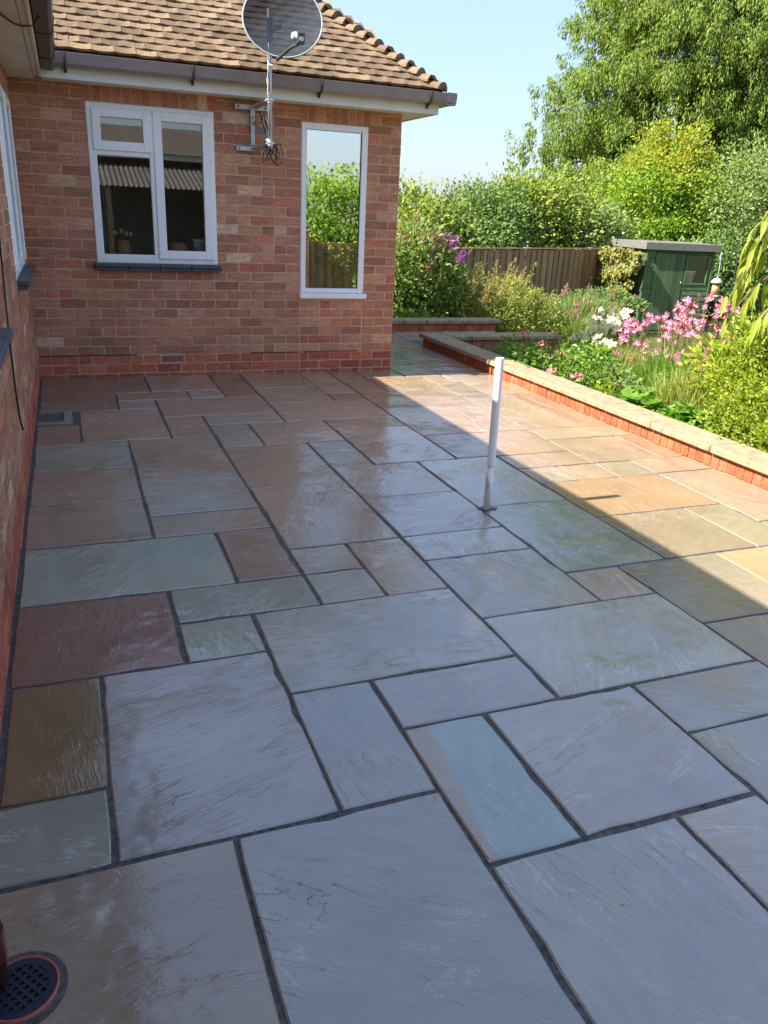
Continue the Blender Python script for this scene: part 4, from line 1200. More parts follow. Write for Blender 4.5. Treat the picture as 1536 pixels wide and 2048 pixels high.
g = MB(); g.box(.95, 1.44, .004, .008, 1.01, 1.55); g.build('pane', M['glass_shed'], sw)
for x in (-.012, W_ - .03):
    m = MB(); m.bbox(x, x + .045, -.026, .02, 0, H_, .004); m.build('corner_post', M['shed'], shed)
rf_ = MB(); rf_.bbox(-.09, W_ + .09, -.09, D_ + .12, H_ + .006, H_ + .15, .004); rf_.build('roof', M['shed_felt'], shed)
bk_ = tag(empty('bucket', (12.66, 6.335, .385)), 'white bucket standing behind the shed window', 'bucket')
MB().lathe([(0, 0), (.115, 0), (.145, .25), (.158, .25), (.158, .275), (.14, .275), (.11, .03)], n=24).build('body', M['bucket'], bk_, True)
m = MB(); m.tube([(.15 * math.cos(a), -.02, .27 + .06 * math.sin(a)) for a in [math.pi * i / 10 for i in range(11)]], .004, 6); m.build('handle', M['galv'], bk_)
m = MB(); m.box(.93, 1.48, .055, .40, .955, .982); m.build('shelf', M['shed'], shed)

# ------------------------------------------------------------------ plants: numpy leaf clouds
def cloud_mesh(name, P, D, L, W, bend=0.25, seed=0, hint=None):
    """one small folded leaf per row: base point P, direction D, length L, width W"""
    g_ = np.random.default_rng(seed)
    n = len(P)
    D = D / (np.linalg.norm(D, axis=1, keepdims=True) + 1e-9)
    A = g_.normal(size=(n, 3))
    if hint is not None:
        hint = hint / (np.linalg.norm(hint, axis=1, keepdims=True) + 1e-9) + g_.normal(size=(n, 3)) * .38
        A = np.cross(hint, D)
    A -= (A * D).sum(1, keepdims=True) * D
    A /= (np.linalg.norm(A, axis=1, keepdims=True) + 1e-9)
    Nn = np.cross(D, A)
    L = np.broadcast_to(np.asarray(L, float), (n,))[:, None]; W = np.broadcast_to(np.asarray(W, float), (n,))[:, None]
    b = P; tip = P + D * L - Nn * L * bend
    mid = P + D * L * .45
    l = mid + A * W * .5 + Nn * W * .18; r_ = mid - A * W * .5 + Nn * W * .18
    V = np.stack([b, r_, tip, l], 1).reshape(-1, 3).astype(np.float32)
    me = bpy.data.meshes.new(name)
    me.vertices.add(4 * n); me.vertices.foreach_set('co', V.ravel())
    me.loops.add(4 * n); me.loops.foreach_set('vertex_index', np.arange(4 * n, dtype=np.int32))
    me.polygons.add(n); me.polygons.foreach_set('loop_start', np.arange(0, 4 * n, 4, dtype=np.int32))
    me.polygons.foreach_set('loop_total', np.full(n, 4, dtype=np.int32))
    me.update(calc_edges=True)
    return me
def round_leaf_mesh(name, P, D, R, seed=0):
    """broad cupped leaves with a wavy outline, one fan per row"""
    g_ = np.random.default_rng(seed); n = len(P); k = 11
    Nn = np.array([-.25, -.35, 1.0]) + g_.normal(size=(n, 3)) * .42
    Nn /= np.linalg.norm(Nn, axis=1, keepdims=True)
    D = D - (D * Nn).sum(1, keepdims=True) * Nn; D /= np.linalg.norm(D, axis=1, keepdims=True) + 1e-9
    A = np.cross(Nn, D)
    R = np.broadcast_to(np.asarray(R, float), (n,))
    th = np.linspace(0.22, 2 * np.pi - .22, k)
    rad = (.82 + .18 * np.abs(np.cos(2.5 * th)))[None, :] * R[:, None]
    V = np.empty((n, k + 1, 3))
    V[:, 0] = P
    V[:, 1:] = P[:, None] - D[:, None] * (rad * np.cos(th))[:, :, None] + A[:, None] * (rad * np.sin(th))[:, :, None] + Nn[:, None] * (rad * (.20 + .12 * np.sin(3 * th)) + .0)[:, :, None]
    me = bpy.data.meshes.new(name)
    F = [(i * (k + 1), i * (k + 1) + q, i * (k + 1) + q + 1) for i in range(n) for q in range(1, k)]
    me.from_pydata(V.reshape(-1, 3).tolist(), [], F); me.update()
    return me
def ellip(n, c, r, g_, shell=0.55):
    d = g_.normal(size=(n, 3)); d /= np.linalg.norm(d, axis=1, keepdims=True)
    t = 1 - shell * g_.random(n) ** 1.8
    return np.array(c) + d * np.array(r) * t[:, None], d
def clumpy(n, blobs, g_, clump=60, spread=.16, shell=.5):
    """leaves gathered in clumps on the outer part of a union of ellipsoids"""
    vol = np.array([b[1][0] * b[1][2] for b in blobs]); vol = vol / vol.sum()
    Ps, Ds = [], []
    nc = max(1, n // clump)
    for (c, r), v in zip(blobs, vol):
        k = max(1, int(nc * v))
        cc, dd = ellip(k, c, r, g_, shell)
        sz = spread * (0.6 + 0.9 * g_.random(k))
        off = np.clip(g_.normal(size=(k, clump, 3)), -1.7, 1.7) * sz[:, None, None]
        off[:, :, 2] *= .75
        P = (cc[:, None, :] + off).reshape(-1, 3)
        D = (dd[:, None, :] * .7 + off / (sz[:, None, None] * 1.4) * .8).reshape(-1, 3)
        Ps.append(P); Ds.append(D)
    return np.concatenate(Ps), np.concatenate(Ds)
def trunk(parent, base, top, r0, r1, limbs=5, seed=1, spread=1.0, mat='bark'):
    rr = random.Random(seed)
    m = MB(); base = Vector(base); top = Vector(top)
    pts = [base.lerp(top, t / 5) + Vector((rr.uniform(-.05, .05), rr.uniform(-.05, .05), 0)) * (t > 0) for t in range(6)]
    m.tube(pts, [r0 + (r1 - r0) * t / 5 for t in range(6)], 8)
    for k in range(limbs):
        p = base.lerp(top, .3 + .65 * k / max(1, limbs)); a = rr.uniform(0, 6.28)
        q = p + Vector((math.cos(a), math.sin(a), .5)) * spread * rr.uniform(.6, 1.0)
        m.tube([p, p.lerp(q, .5) + Vector((0, 0, .08)), q], [r1 * 1.1, r1 * .7, r1 * .3], 6)
    return m.build('trunk', M[mat], parent)
def shrub(name, label, cat, base, blobs, n, L, W, mat, seed, clump=60, spread=.16, shell=.5, up=.35, group=None, tr=None, tone2=None, down=0.0):
    g_ = np.random.default_rng(seed)
    o = tag(empty(name, base), label, cat, group)
    bl = [((c[0] - base[0], c[1] - base[1], c[2] - base[2]), r) for c, r in blobs]
    P, D = clumpy(n, bl, g_, clump, spread, shell)
    keep = P[:, 2] > -.02; P, D = P[keep], D[keep]
    H = D / (np.linalg.norm(D, axis=1, keepdims=True) + 1e-9) + np.array([-.25, -.1, .55])
    D = D + np.array([0, 0, up]) + g_.normal(size=D.shape) * .55
    Ls = L * (0.65 + .7 * g_.random(len(P))); Ws = W * (0.7 + .6 * g_.random(len(P)))
    if tone2:
        zt = np.quantile(P[:, 2], tone2[1]); sel = (P[:, 2] + g_.normal(size=len(P)) * .22 > zt) & (g_.random(len(P)) < tone2[2])
        link('crown', cloud_mesh('crown', P[~sel], D[~sel], Ls[~sel], Ws[~sel], seed=seed, hint=H[~sel]), o, M[mat])
        link('crown', cloud_mesh('crown', P[sel], D[sel], Ls[sel], Ws[sel], seed=seed + 1, hint=H[sel]), o, M[tone2[0]])
    else:
        link('crown', cloud_mesh('crown', P, D, Ls, Ws, seed=seed, hint=H), o, M[mat])
    c0 = np.mean([b[0] for b in bl], 0)
    if tr is None: tr = (.05, .02, 4, .3)
    trunk(o, (0, 0, -.05), (float(c0[0]), float(c0[1]), float(max(b[0][2] for b in bl))), *tr[:2], tr[2], seed, tr[3])
    return o

# conifers: fans of drooping sprays
def conifer(base, H, prof, ncas, seed, label, axis_lean=(0, 0)):
    g_ = np.random.default_rng(seed)
    o = tag(empty('conifer_tree', base), label, 'tree')
    nbr = ncas // 11
    zb = H * (np.arange(nbr) + g_.random(nbr)) / nbr
    zb = H * (zb / H) ** 1.12
    thb = g_.random(nbr) * 6.283
    Rb = np.interp(zb, [q[0] for q in prof], [q[1] for q in prof]) * (1 + .12 * np.sin(3 * thb + zb * .9) + .08 * np.sin(5 * thb - zb * 1.7 + 1) + g_.normal(size=nbr) * .10)
    k11 = 11
    sfr = (.30 + .70 * (np.arange(k11) + g_.random((nbr, k11))) / k11)
    outb = np.stack([np.cos(thb), np.sin(thb), 0 * thb], 1); tanb = np.stack([-np.sin(thb), np.cos(thb), 0 * thb], 1)
    C = outb[:, None, :] * (Rb[:, None] * sfr)[:, :, None] + tanb[:, None, :] * (g_.normal(size=(nbr, k11)) * .42 * (1.15 - .55 * sfr))[:, :, None]
    C[:, :, 2] += zb[:, None] + Rb[:, None] * (.16 * sfr - .22 * sfr ** 3)
    C[:, :, 0] += (zb * axis_lean[0])[:, None]
    C = C.reshape(-1, 3); ncas = len(C); sf = sfr.reshape(-1)
    out = np.repeat(outb, k11, 0); tan = np.repeat(tanb, k11, 0)
    nb_ = 96
    hgt = ((.40 + .65 * g_.random(ncas)) * (1.1 - .35 * sf))[:, None]; rad = (.09 + .09 * g_.random(ncas))[:, None]
    t = g_.random((ncas, nb_)) ** .85
    a2 = g_.random((ncas, nb_)) * 6.283; rr2 = rad * np.sqrt(g_.random((ncas, nb_))) * (.5 + 1.0 * np.sin(np.pi * np.clip(t * .9 + .05, 0, 1)))
    P = np.repeat(C[:, None, :], nb_, 1)
    P = P + out[:, None, :] * (rr2 * np.cos(a2) + .16 * (1 - t) ** 2)[:, :, None] + tan[:, None, :] * (rr2 * np.sin(a2) * 1.4)[:, :, None]
    P[:, :, 2] += .12 - hgt * t
    D = np.zeros_like(P); D[:, :, 2] = -1.0
    D += out[:, None, :] * (.9 * (1 - t) ** 2 + .18)[:, :, None] + tan[:, None, :] * (.5 * np.sin(a2))[:, :, None] + g_.normal(size=P.shape) * .20
    Hn = out[:, None, :] * (.8 + np.cos(a2)[:, :, None]) + tan[:, None, :] * (1.2 * np.sin(a2))[:, :, None] + np.array([0, 0, .5]) * (1.2 - t)[:, :, None]
    P = P.reshape(-1, 3); D = D.reshape(-1, 3); Hn = Hn.reshape(-1, 3)
    L = .06 + .10 * g_.random(len(P)); W = .024 + .022 * g_.random(len(P))
    link('crown', cloud_mesh('crown', P, D, L, W, bend=.10, seed=seed, hint=Hn), o, M['leaf_conifer'])
    m = MB(); m.tube([(0, 0, -.1), (H * .3 * axis_lean[0], 0, H * .3), (H * .92 * axis_lean[0], 0, H * .92)], [.38, .28, .05], 10)
    rr = random.Random(seed)
    for k in range(46):
        zz_ = H * rr.uniform(.06, .85); a = rr.uniform(0, 6.28); R_ = float(np.interp(zz_, [q[0] for q in prof], [q[1] for q in prof])) * .8
        m.tube([(axis_lean[0] * zz_, 0, zz_), (math.cos(a) * R_ * .5 + axis_lean[0] * zz_, math.sin(a) * R_ * .5, zz_ + .25), (math.cos(a) * R_ + axis_lean[0] * zz_, math.sin(a) * R_, zz_ + .1)], [.07, .045, .012], 5)
    m.build('trunk', M['bark'], o)
    return o
conifer((19.0, 14.9, -.6), 15.0, [(0, 4.4), (2.5, 5.0), (5.5, 4.5), (8, 3.8), (11, 2.6), (15, .2)], 6600, 41, 'tall drooping green conifer rising beyond the fence behind the shed')
conifer((25.5, 14.0, -.6), 15.5, [(0, 4.8), (3, 5.4), (7, 4.8), (11, 3.4), (15.5, .2)], 2800, 42, 'tall conifer farthest right, crowding the edge beyond the bright tree')

shrub('hedge_shrub', 'yellow-green hedge bush over the fence, next to the house corner', 'shrub', (6.6, 7.6, -.6),
      [((6.3, 7.6, .9), (1.1, .9, 1.1)), ((7.5, 8.0, .9), (.9, .9, 1.15)), ((5.2, 7.2, .7), (1.0, .9, 1.2))], 21000, .085, .05, 'leaf_hedge', 51, spread=.17, group=None)
shrub('hedge_shrub', 'dark green hedge bush with upright shoots in the middle of the fence', 'shrub', (8.5, 8.1, -.6),
      [((8.3, 7.9, 1.0), (.95, .9, 1.15)), ((9.2, 8.4, 1.0), (.8, .8, 1.2)), ((8.0, 7.3, .9), (.5, .5, .6))], 20000, .08, .045, 'leaf_dark', 52, spread=.16)
shrub('hedge_shrub', 'loose sunlit hedge bush against the conifer foot', 'shrub', (10.3, 9.0, -.6),
      [((9.9, 8.7, 1.1), (.9, .8, 1.35)), ((10.9, 8.9, 1.3), (.9, .8, 1.15))], 18000, .085, .05, 'leaf_hedge', 53, spread=.2)
shrub('hedge_shrub', 'grey-green leafy bush over the fence just left of the shed', 'shrub', (11.6, 8.9, -.6),
      [((11.3, 8.7, 1.0), (.9, .8, 1.0)), ((12.1, 9.0, .9), (.7, .7, .9))], 17000, .085, .05, 'leaf_grey', 54, spread=.18)
shrub('broadleaf_tree', 'bright lime-green tree with orange young tips behind the shed', 'tree', (14.8, 10.2, -.6),
      [((14.1, 10.0, 1.7), (1.25, 1.1, 1.4)), ((15.2, 9.8, 1.9), (1.2, 1.1, 1.4)), ((14.6, 9.3, .9), (1.2, .8, .8)), ((14.9, 10.3, 2.9), (.9, .9, 1.15)), ((15.6, 9.6, 1.0), (1.0, .9, 1.0)), ((13.9, 10.4, 1.2), (.8, .8, .9))], 34000, .085, .06, 'leaf_bright', 55, spread=.17, tr=(.14, .05, 8, .9), tone2=('leaf_tip', .86, .55))
shrub('willow_shrub', 'grey-green fine-leaved bush beside the bright tree', 'shrub', (16.3, 8.6, -.6),
      [((16.1, 8.5, 1.9), (1.0, .9, 1.6)), ((17.2, 8.3, 1.7), (1.1, .9, 1.6))], 24000, .09, .035, 'leaf_grey', 56, spread=.22)
shrub('hedge_shrub', 'dark shaded bush directly behind the shed roof', 'shrub', (14.6, 8.6, -.6),
      [((14.3, 8.4, .35), (.9, .5, .75)), ((15.6, 8.0, .6), (1.0, .6, 1.0))], 17000, .085, .05, 'leaf_dark', 57, spread=.18)
# buddleia by the house corner
bud = shrub('buddleia_bush', 'large bush with purple flower spikes beside the house corner', 'bush', (5.5, 4.1, -.3),
      [((5.25, 4.1, .62), (.62, .55, .70)), ((5.75, 3.95, .35), (.45, .45, .62)), ((5.1, 4.2, .2), (.6, .5, .55))], 17000, .10, .03, 'leaf_olive', 58, spread=.13, clump=50)
BUD = [(5.49,4.13,1.35),(5.50,4.09,1.24),(5.68,3.78,1.24),(5.66,3.75,1.15),(5.76,3.72,1.17),(5.76,3.60,1.16),(5.81,3.58,1.15),(5.82,3.40,1.01),(5.83,3.37,0.94),(5.44,4.30,1.43)]
def spike(parent, p, L, w, mat, seed, d=(.25, -.1, .8)):
    g_ = np.random.default_rng(seed); n = 130
    d = np.array(d) + g_.normal(size=3) * .25; d /= np.linalg.norm(d)
    t = g_.random(n); off = g_.normal(size=(n, 3)) * (w * (1.05 - t))[:, None]
    t = np.linspace(0, 1, n); P = np.array(p) + d * (t * L - L / 2)[:, None] + off
    return link('flower_spike', cloud_mesh('flower_spike', P, off + .01 * g_.normal(size=(n, 3)), .022, .018, seed=seed), parent, mat)
for k, p in enumerate(BUD): spike(bud, (p[0] - 5.5, p[1] - 4.1, p[2] + .3), .17, .022, M['purple'] if k not in (9,) else M['dead_bloom'], 200 + k)
rr = random.Random(77)
for k in range(26):
    a = rr.uniform(0, 6.28); p = (-.2 + .55 * math.cos(a) * rr.uniform(.5, 1), -.1 + .45 * math.sin(a), .95 + rr.uniform(0, .65))
    spike(bud, p, .15, .02, M['dead_bloom'], 240 + k)
# pale needle-leaved clump and grasses
def tussock(name, label, cat, base, n, R, H, W, mat, seed, spread=.5, heads=None, L0=.4):
    g_ = np.random.default_rng(seed)
    o = tag(empty(name, base), label, cat)
    a = g_.random(n) * 6.283; rr_ = np.sqrt(g_.random(n))
    P = np.stack([np.cos(a) * rr_ * R[0] * .7, np.sin(a) * rr_ * R[1] * .7, g_.random(n) * H * .6 * np.sqrt(np.clip(1 - rr_ ** 2, .05, 1))], 1)
    D = np.stack([np.cos(a) * rr_ * spread, np.sin(a) * rr_ * spread, np.ones(n)], 1) + g_.normal(size=(n, 3)) * .18
    link('foliage', cloud_mesh('foliage', P, D, H * (L0 + .35 * g_.random(n)), W, bend=.15, seed=seed), o, M[mat])
    if heads:
        hn, hm, hl, hw_, zr = heads
        a = g_.random(hn) * 6.283; rr_ = np.sqrt(g_.random(hn))
        B_ = np.stack([np.cos(a) * rr_ * R[0] * .6, np.sin(a) * rr_ * R[1] * .6, np.zeros(hn)], 1)
        Dd = np.stack([np.cos(a) * rr_ * spread * .7 + .15, np.sin(a) * rr_ * spread * .7, np.ones(hn)], 1) + g_.normal(size=(hn, 3)) * .1
        Dd /= np.linalg.norm(Dd, axis=1, keepdims=True)
        hh = zr[0] + (zr[1] - zr[0]) * g_.random(hn)
        link('stalks', cloud_mesh('stalks', B_, Dd, hh, .008, bend=.02, seed=seed + 3), o, M['straw'])
        Q = []; QD = []
        for i in range(hn):
            tt = g_.random(40)
            Q.append(B_[i] + Dd[i] * (hh[i] * .98 - hl * tt)[:, None] + g_.normal(size=(40, 3)) * hw_ * np.sin(np.pi * np.clip(tt, .08, .95))[:, None]); QD.append(Dd[i] + g_.normal(size=(40, 3)) * .35)
        link('plumes', cloud_mesh('plumes', np.concatenate(Q), np.concatenate(QD), .045, .012, seed=seed + 4), o, M[hm])
    return o
shrub('santolina_clump', 'rounded pale yellow-green clump of fine stems behind the far low wall', 'plant', (6.75, 3.75, -.45),
      [((6.75, 3.7, .02), (.68, .5, .60)), ((7.3, 3.6, -.08), (.55, .45, .50)), ((6.25, 3.75, -.15), (.45, .4, .45))], 30000, .055, .016, 'leaf_santolina', 61, clump=40, spread=.07, up=1.1, tr=(.02, .008, 6, .3))
tussock('feather_grass', 'golden feathery grass standing beside the purple flowered bush', 'grass', (6.02, 3.55, -.4), 500, (.3, .25), .7, .014, 'leaf_santolina', 62, .5, (34, 'straw', .34, .024, (.8, 1.2)))
tussock('feather_grass', 'tall straw-coloured grass plumes against the brown fence boards', 'grass', (6.72, 4.05, -.45), 500, (.4, .25), .7, .014, 'leaf_santolina', 63, .7, (40, 'straw', .36, .024, (1.05, 1.5)))
tussock('dry_perennial', 'dry brown-green perennial with thin seed stalks by the fence foot', 'plant', (7.9, 3.3, -.5), 3800, (.6, .45), .55, .014, 'leaf_olive', 64, .6, (22, 'dead_bloom', .10, .009, (.5, .95)))
tussock('dry_perennial', 'low tangle of dry stalks between the fence and the shed', 'plant', (9.2, 4.9, -.6), 4200, (.9, .6), .8, .025, 'leaf_grey', 65, .6, (22, 'dead_bloom', .12, .012, (.6, 1.15)))
# ivy on the shed
ivy = tag(empty('ivy', (11.42, 6.85, -.6)), 'yellow-green ivy climbing the left side of the green shed', 'climber')
g_ = np.random.default_rng(66); n = 9500
P = np.stack([-.05 - .30 * g_.random(n) ** 1.5, (g_.random(n) - .42) * 1.5, 1.66 * g_.random(n) ** .8], 1)
wv = (.34 + .34 * (P[:, 2] / 1.6)) * (1 + .22 * np.sin(P[:, 2] * 9 + 1) + .15 * np.sin(P[:, 2] * 21))
thick = .5 + .5 * np.sin(P[:, 1] * 7 + P[:, 2] * 5) * np.sin(P[:, 2] * 8 - P[:, 1] * 4 + 1)
P[:, 0] = -.05 - (.05 + .24 * thick) * g_.random(n)
gap = np.sin(P[:, 1] * 13 + 2) * np.sin(P[:, 2] * 11) > .72
P = P[(np.abs(P[:, 1] - .1 + .08 * np.sin(P[:, 2] * 6)) < wv) & ~gap & (P[:, 2] < 1.60 + .08 * np.sin(P[:, 1] * 17))]; n = len(P)
P[:, 0] += .12 * (P[:, 2] < .8) * (1 - P[:, 2]) * 0
link('foliage', cloud_mesh('foliage', P, np.stack([-.5 * np.ones(n), g_.normal(size=n) * .7, -.5 + g_.normal(size=n) * .6], 1), .06 + .04 * g_.random(n), .06, seed=66, hint=np.tile([-1., -.3, .5], (n, 1))), ivy, leaf_material('ivy_leaf', [(0, G(.12, .15, .03)), (.6, G(.26, .26, .06)), (1, G(.40, .34, .10))], .3))
m = MB(); rr = random.Random(4)
for k in range(7):
    y0 = rr.uniform(-.15, .25); m.tube([(-.03, y0, 0), (-.04, y0 + rr.uniform(-.1, .1), .6), (-.03, y0 + rr.uniform(-.2, .2), 1.3)], [.022, .016, .008], 6)
m.build('stem', M['straw'], ivy)
# golden shrub at the wall
shrub('golden_privet', 'dense golden-yellow shrub leaning over the sunny garden wall', 'shrub', (5.2, -3.6, -.2),
      [((5.18, -3.55, .22), (.48, .62, .42)), ((5.28, -3.9, .30), (.55, .5, .5)), ((5.45, -3.2, .40), (.5, .5, .42)), ((4.98, -3.75, .12), (.3, .4, .28)), ((5.5, -4.6, .35), (.6, .6, .55))], 26000, .032, .018, 'leaf_gold', 71, clump=45, spread=.055, shell=.4, up=.5, tr=(.02, .008, 8, .3))
shrub('golden_shrub', 'upright yellow-green shrub behind the golden one', 'shrub', (5.75, -2.75, -.25),
      [((5.75, -2.75, .55), (.42, .42, .38)), ((5.85, -3.1, .62), (.35, .4, .36)), ((5.6, -2.55, .35), (.35, .35, .3))], 5000, .075, .03, 'leaf_gold', 72, clump=36, spread=.09, shell=.6, up=.6, tr=(.015, .008, 8, .3))
# drooping tree at the right edge
wt = tag(empty('weeping_tree', (6.1, -3.35, -.3)), 'weeping tree with long drooping yellow-green leaves beside the golden shrub', 'tree')
m = MB()
m.tube([(0, 0, 0), (.05, .02, .9), (-.02, .05, 1.8), (-.2, .1, 2.35)], [.06, .05, .035, .02], 8)
g_ = np.random.default_rng(73)
LP = []; LD = []
rr = random.Random(8)
BR_ = [((-.2, .1, 2.35), (-.62, .30, 2.38), (-.86, .42, 2.12), (-.93, .45, 1.62)), ((-.05, .06, 1.95), (-.5, .3, 2.1), (-.85, .45, 1.85), (-1.02, .50, 1.36)),
       ((-.15, .08, 2.2), (-.55, .12, 2.2), (-.74, .2, 1.9), (-.80, .24, 1.32)), ((0, 0, 1.6), (-.45, .25, 1.82), (-.82, .42, 1.68), (-1.05, .46, 1.18)),
       ((0, 0, 1.7), (-.3, .2, 2.0), (-.62, .3, 1.9), (-.78, .36, 1.5)), ((-.2, .1, 2.35), (-.4, .5, 2.5), (-.55, .8, 2.2), (-.6, .9, 1.5)), ((-.1, 0, 2.1), (-.4, -.2, 2.2), (-.6, -.35, 1.9), (-.65, -.4, 1.3)),
       ((-.05, .0, 1.5), (-.4, .2, 1.65), (-.7, .32, 1.5), (-.86, .38, 1.12))]
for b4 in BR_:
    p = [Vector(q) for q in b4]
    pts = [p[0] * (1 - t) ** 3 + p[1] * 3 * t * (1 - t) ** 2 + p[2] * 3 * t * t * (1 - t) + p[3] * t ** 3 for t in [i / 9 for i in range(10)]]
    m.tube(pts, [.016 - .0013 * i for i in range(10)], 5)
    for i in range(2, 10):
        for k in range(7):
            q = pts[i].lerp(pts[max(0, i - 1)], rr.random())
            LP.append(q + Vector((rr.uniform(-.03, .03), rr.uniform(-.03, .03), 0))); LD.append((rr.uniform(-.75, .55), rr.uniform(-.6, .6), -1.0 + rr.uniform(-.2, .45)))
m.build('trunk', M['bark'], wt, True)
def big_leaf(L, W, curl, seed):
    rr_ = random.Random(seed); V = []; F = []
    n_ = 5
    for i in range(n_ + 1):
        t = i / n_; w = W * math.sin(math.pi * min(1, t * .93 + .05)) ** .8 * (1 - .35 * t) * .5
        z = -curl * L * t * t
        V += [(-w, L * t, z + w * .35), (0, L * t, z), (w, L * t, z + w * .35)]
    for i in range(n_):
        a = 3 * i; F += [(a, a + 1, a + 4, a + 3), (a + 1, a + 2, a + 5, a + 4)]
    me = bpy.data.meshes.new('leaf'); me.from_pydata(V, [], F); me.update(); return me
droop_mat = leaf_material('drooping_leaf', [(0, G(.24, .31, .03)), (1, G(.38, .42, .06))], .45)
DL = [big_leaf(.15 + .02 * k, .044 + .005 * k, .25 + .06 * k, k) for k in range(4)]
for me in DL: me.materials.append(droop_mat)
rr.shuffle(ordl := list(range(len(LP))))
for k in ordl[:298]:
    o = link('leaf', DL[k % 4], wt, None, LP[k], Vector(LD[k]).to_track_quat('Y', 'Z').to_euler())
    o.scale = (1, 1, 1)
# bird feeder
fe = tag(empty('bird_feeder', (6.12, -1.56, .95)), 'tube bird feeder with a pale green lid hanging from a wire', 'bird feeder')
MB().lathe([(0, .165), (.03, .155), (.052, .125), (.054, .112), (.0, .112)], n=18).build('lid', M['feeder_green'], fe, True)
MB().lathe([(0, .0), (.034, .0), (.034, .112), (0, .112)], n=18).build('seed_tube', M['seed'], fe, True)
MB().lathe([(0, -.02), (.045, -.016), (.045, .001), (0, .001)], n=18).build('tray', M['feeder_green'], fe, True)
m = MB(); m.tube([(0, 0, .16), (.02, .02, .26), (.045, .06, .36), (.06, .07, .385), (.075, .06, .375)], .004, 6); m.build('wire', M['galv'], fe)
cr = tag(empty('feeder_crook', (6.33, -1.55, -.4)), 'thin dark shepherd crook holding the bird feeder', 'hook')
m = MB(); m.tube([(0, 0, 0), (0, 0, 1.62), (-.02, .0, 1.74), (-.09, .03, 1.775), (-.135, .05, 1.745)], .006, 6); m.build('rod', M['dark_plastic'], cr)

# ------------------------------------------------------------------ flowers
PINK=[(6.18,-0.59,0.63),(6.15,-0.60,0.56),(6.07,-0.98,0.67),(6.04,-1.11,0.63),(6.21,-0.99,0.79),(6.15,-1.17,0.86),(6.16,-1.11,0.74),(6.04,-1.40,0.77),(6.06,-1.57,0.92),(6.05,-1.81,0.90),(5.97,-1.80,0.84),(6.01,-1.81,0.85),(6.10,-1.23,0.67),(6.08,-1.35,0.65),(6.11,-1.26,0.60),(6.00,-1.55,0.64),(6.14,-1.15,0.62),(5.94,-1.85,0.68),(6.02,-1.97,0.75),(5.99,-2.03,0.86),(5.98,-1.46,0.55),(6.03,-1.48,0.56),(5.99,-1.14,0.50),(6.13,-0.91,0.63),(6.15,-0.39,0.50),(6.14,-0.28,0.50),(6.09,-0.51,0.45),(6.08,-0.39,0.44),(6.15,-0.51,0.49),(6.01,-0.40,0.37),(5.91,-0.93,0.38),(5.73,-0.67,0.27),(5.72,-0.78,0.26),(5.69,-1.22,0.29),(5.82,-1.24,0.36),(5.88,-1.80,0.46),(5.91,-1.80,0.49),(5.85,-2.09,0.58),(5.83,-2.10,0.53),(5.85,-2.17,0.65),(5.74,-2.00,0.41),(5.79,-2.01,0.43),(5.59,-2.19,0.36),(5.83,-1.50,0.31),(5.85,-1.49,0.36),(6.18,-0.28,0.54),(6.08,-1.15,0.57),(6.13,-1.35,0.69),(6.21,-1.22,0.81)]
WHITE=[(6.08,0.13,0.58),(5.99,0.13,0.50),(6.05,-0.12,0.52),(6.09,-0.14,0.51),(6.21,-0.16,0.57),(6.27,-0.05,0.61),(5.63,-0.03,0.31),(5.71,-0.05,0.36),(5.73,-0.07,0.31),(5.74,-0.29,0.35),(5.76,-0.30,0.37),(5.69,-0.41,0.30),(5.71,-0.52,0.35),(5.40,-0.43,0.26),(5.86,-0.08,0.43),(5.92,-0.21,0.45),(5.95,-0.10,0.47),(5.98,-0.35,0.44),(6.05,-0.25,0.48),(5.84,-0.08,0.40),(5.72,-0.64,0.33)]
ROSE=[(5.04,0.09,0.34),(5.09,0.08,0.35),(5.04,-0.74,0.26),(5.04,-0.87,0.23),(4.78,-1.37,0.17),(4.82,-1.39,0.16),(4.77,-1.03,0.15),(5.00,-0.36,0.31),(5.03,-0.63,0.26),(4.94,-0.48,0.24),(5.27,-0.21,0.38),(4.67,-1.10,0.16)]
def flower_mesh(R, npet, cup, seed):
    rr_ = random.Random(seed); V = []; F = []
    for k in range(npet):
        a = 2 * math.pi * k / npet + rr_.uniform(-.15, .15); c_, s_ = math.cos(a), math.sin(a)
        L = R * rr_.uniform(.7, 1.15); w = R * rr_.uniform(.3, .42); cup_k = cup + R * rr_.uniform(-.25, .45)
        q = [(0, 0.1 * R, 0), (-w * .8, .55 * L, cup_k * .5), (-w * .55, .95 * L, cup_k), (w * .4, L, cup_k * 1.1), (w * .8, .55 * L, cup_k * .5), (0, .55 * L, cup * .25)]
        n = len(V); V += [(x * c_ - y * s_, x * s_ + y * c_, z) for x, y, z in q]
        F += [(n, n + 4, n + 5), (n, n + 5, n + 1), (n + 1, n + 5, n + 2), (n + 5, n + 3, n + 2), (n + 5, n + 4, n + 3)]
    me = bpy.data.meshes.new('flower'); me.from_pydata(V, [], F); me.update(); return me
def eye_mesh(R):
    return MB().lathe([(R * .26, 0), (R * .24, R * .12), (R * .12, R * .2), (0.0001, R * .22)], n=8).mesh('flower_eye', True)
